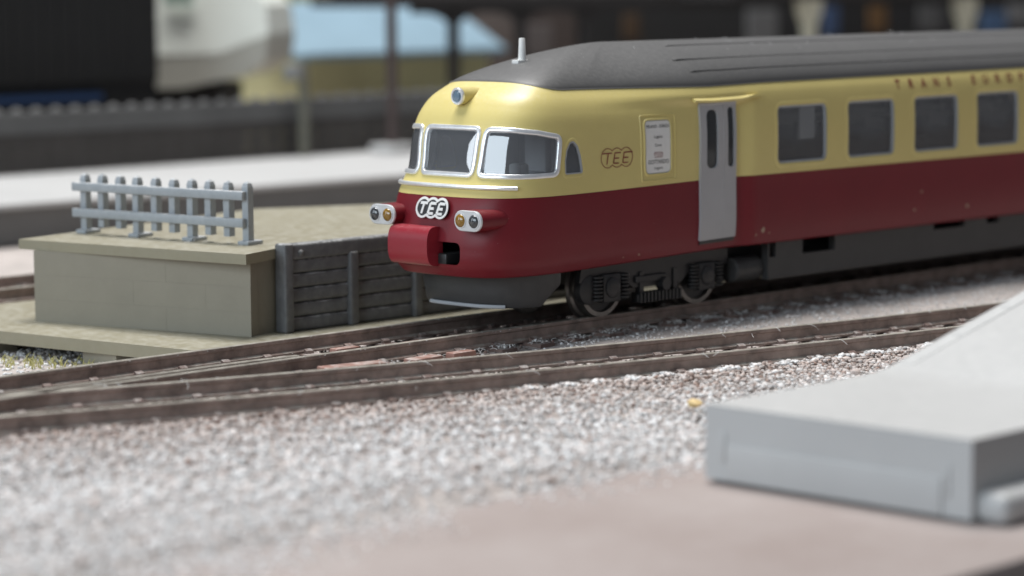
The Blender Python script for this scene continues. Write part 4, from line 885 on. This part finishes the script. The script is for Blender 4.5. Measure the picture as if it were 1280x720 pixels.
# dust: fluff specks and curled fibres lying on rails, sleepers, ledges and the fence
m = MB(); rd = random.Random(21)
def fibre(p, l, r=.035):
    a = rd.uniform(0, 6.28); cu = rd.uniform(-1.6, 1.6); P = [Vector(p)]; e = rd.uniform(-.05, .6)
    for k in range(7): a += cu*.4; P.append(P[-1]+Vector((math.cos(a), math.sin(a), e))*l/7); e -= .16
    m.tube([tuple(q) for q in P], r, 4)
def speck(p, r):
    n = [Vector((rd.gauss(0, 1), rd.gauss(0, 1), rd.gauss(0, 1))).normalized()*r*rd.uniform(.5, 1.3) for _ in range(4)]; b = Vector(p); m.add([tuple(b+q) for q in n], [(0, 1, 2), (0, 2, 3), (0, 3, 1), (1, 3, 2)])
for i in range(1500):
    x = rd.uniform(-120, 60); tx, ty = track_dir(x); s_ = rd.choice((-1, 1)); o_ = GA*s_+rd.choice((rd.uniform(-.5, .5), -rd.uniform(.6, 1.3), -rd.uniform(.6, 1.3))); z = .03 if abs(o_-GA*s_) < .5 else rd.uniform(-2.3, -1.95); speck((x-ty*o_, track_y(x)+tx*o_, z), rd.uniform(.03, .11))
for i in range(900): speck((rd.uniform(-110, 60), rd.choice((-GA, GA))+rd.choice((rd.uniform(-.5, .5), -rd.uniform(.9, 2.2))), .02 if i % 2 else -2.3), rd.uniform(.03, .13))
for i in range(1300):                                        # thick dust lumps on the sleeper ends between the tracks
    k = int(rd.uniform(0, 22)); x = -60+8.35*k+rd.gauss(0, .9); y = -rd.uniform(10.2, 13.4); speck((x, y, rd.uniform(-2.5, -2.0)), rd.uniform(.06, .26))
for i in range(700): speck((rd.uniform(-60, 10), 14.5+abs(rd.gauss(0, .8)), -1.98), rd.uniform(.05, .22))
for i in range(900):
    t = rd.random(); p = FA+(FB-FA)*t; speck((p[0]+rd.gauss(-2, 3.5), p[1]+rd.gauss(0, 2), 12.03), rd.uniform(.03, .10))
for i in range(420):
    x = rd.uniform(-14, 150); y = rd.uniform(-14, 14)
    if x > 9: speck((x, y, roof_y(x, y)), rd.uniform(.02, .07))
for i in range(130): p = roof_pts(np.array([rd.uniform(-8, LN+8)]), rd.uniform(.1, .98))[0]; speck(p, rd.uniform(.02, .07))
for i in range(120): a_, t_ = rd.uniform(-60, LN*.7), rd.uniform(10, 37); speck(HPN([(a_, t_)], .01)[0], rd.uniform(.02, .05))
for i in range(26): x = rd.uniform(10, 110); y = rd.uniform(-8, 8); fibre((x, y, roof_y(x, y)+.02), rd.uniform(.8, 2.2), .022)
for i in range(60): x = rd.uniform(-110, 50); tx, ty = track_dir(x); o_ = rd.choice((-GA, GA)); fibre((x-ty*o_, track_y(x)+tx*o_, .02), rd.uniform(.6, 2.4))
for i in range(70): fibre((rd.uniform(-60, 30), -rd.uniform(9.5, 13.5), -2.3), rd.uniform(.8, 2.2))
for i in range(60): fibre((rd.uniform(-60, -20), 14.6+rd.random(), -1.95), rd.uniform(.8, 2.0))
for i in range(25): t = rd.random(); p = FA+(FB-FA)*t; fibre((p[0]+rd.uniform(-5, 1), p[1], 12.05), rd.uniform(.8, 2.2))
tag(m.build('dust', mat('pale_dust', (.66, .65, .63), .95)), 'pale dust specks and curled fibres on rails, sleepers and ramp edges', 'dust', kind='stuff')
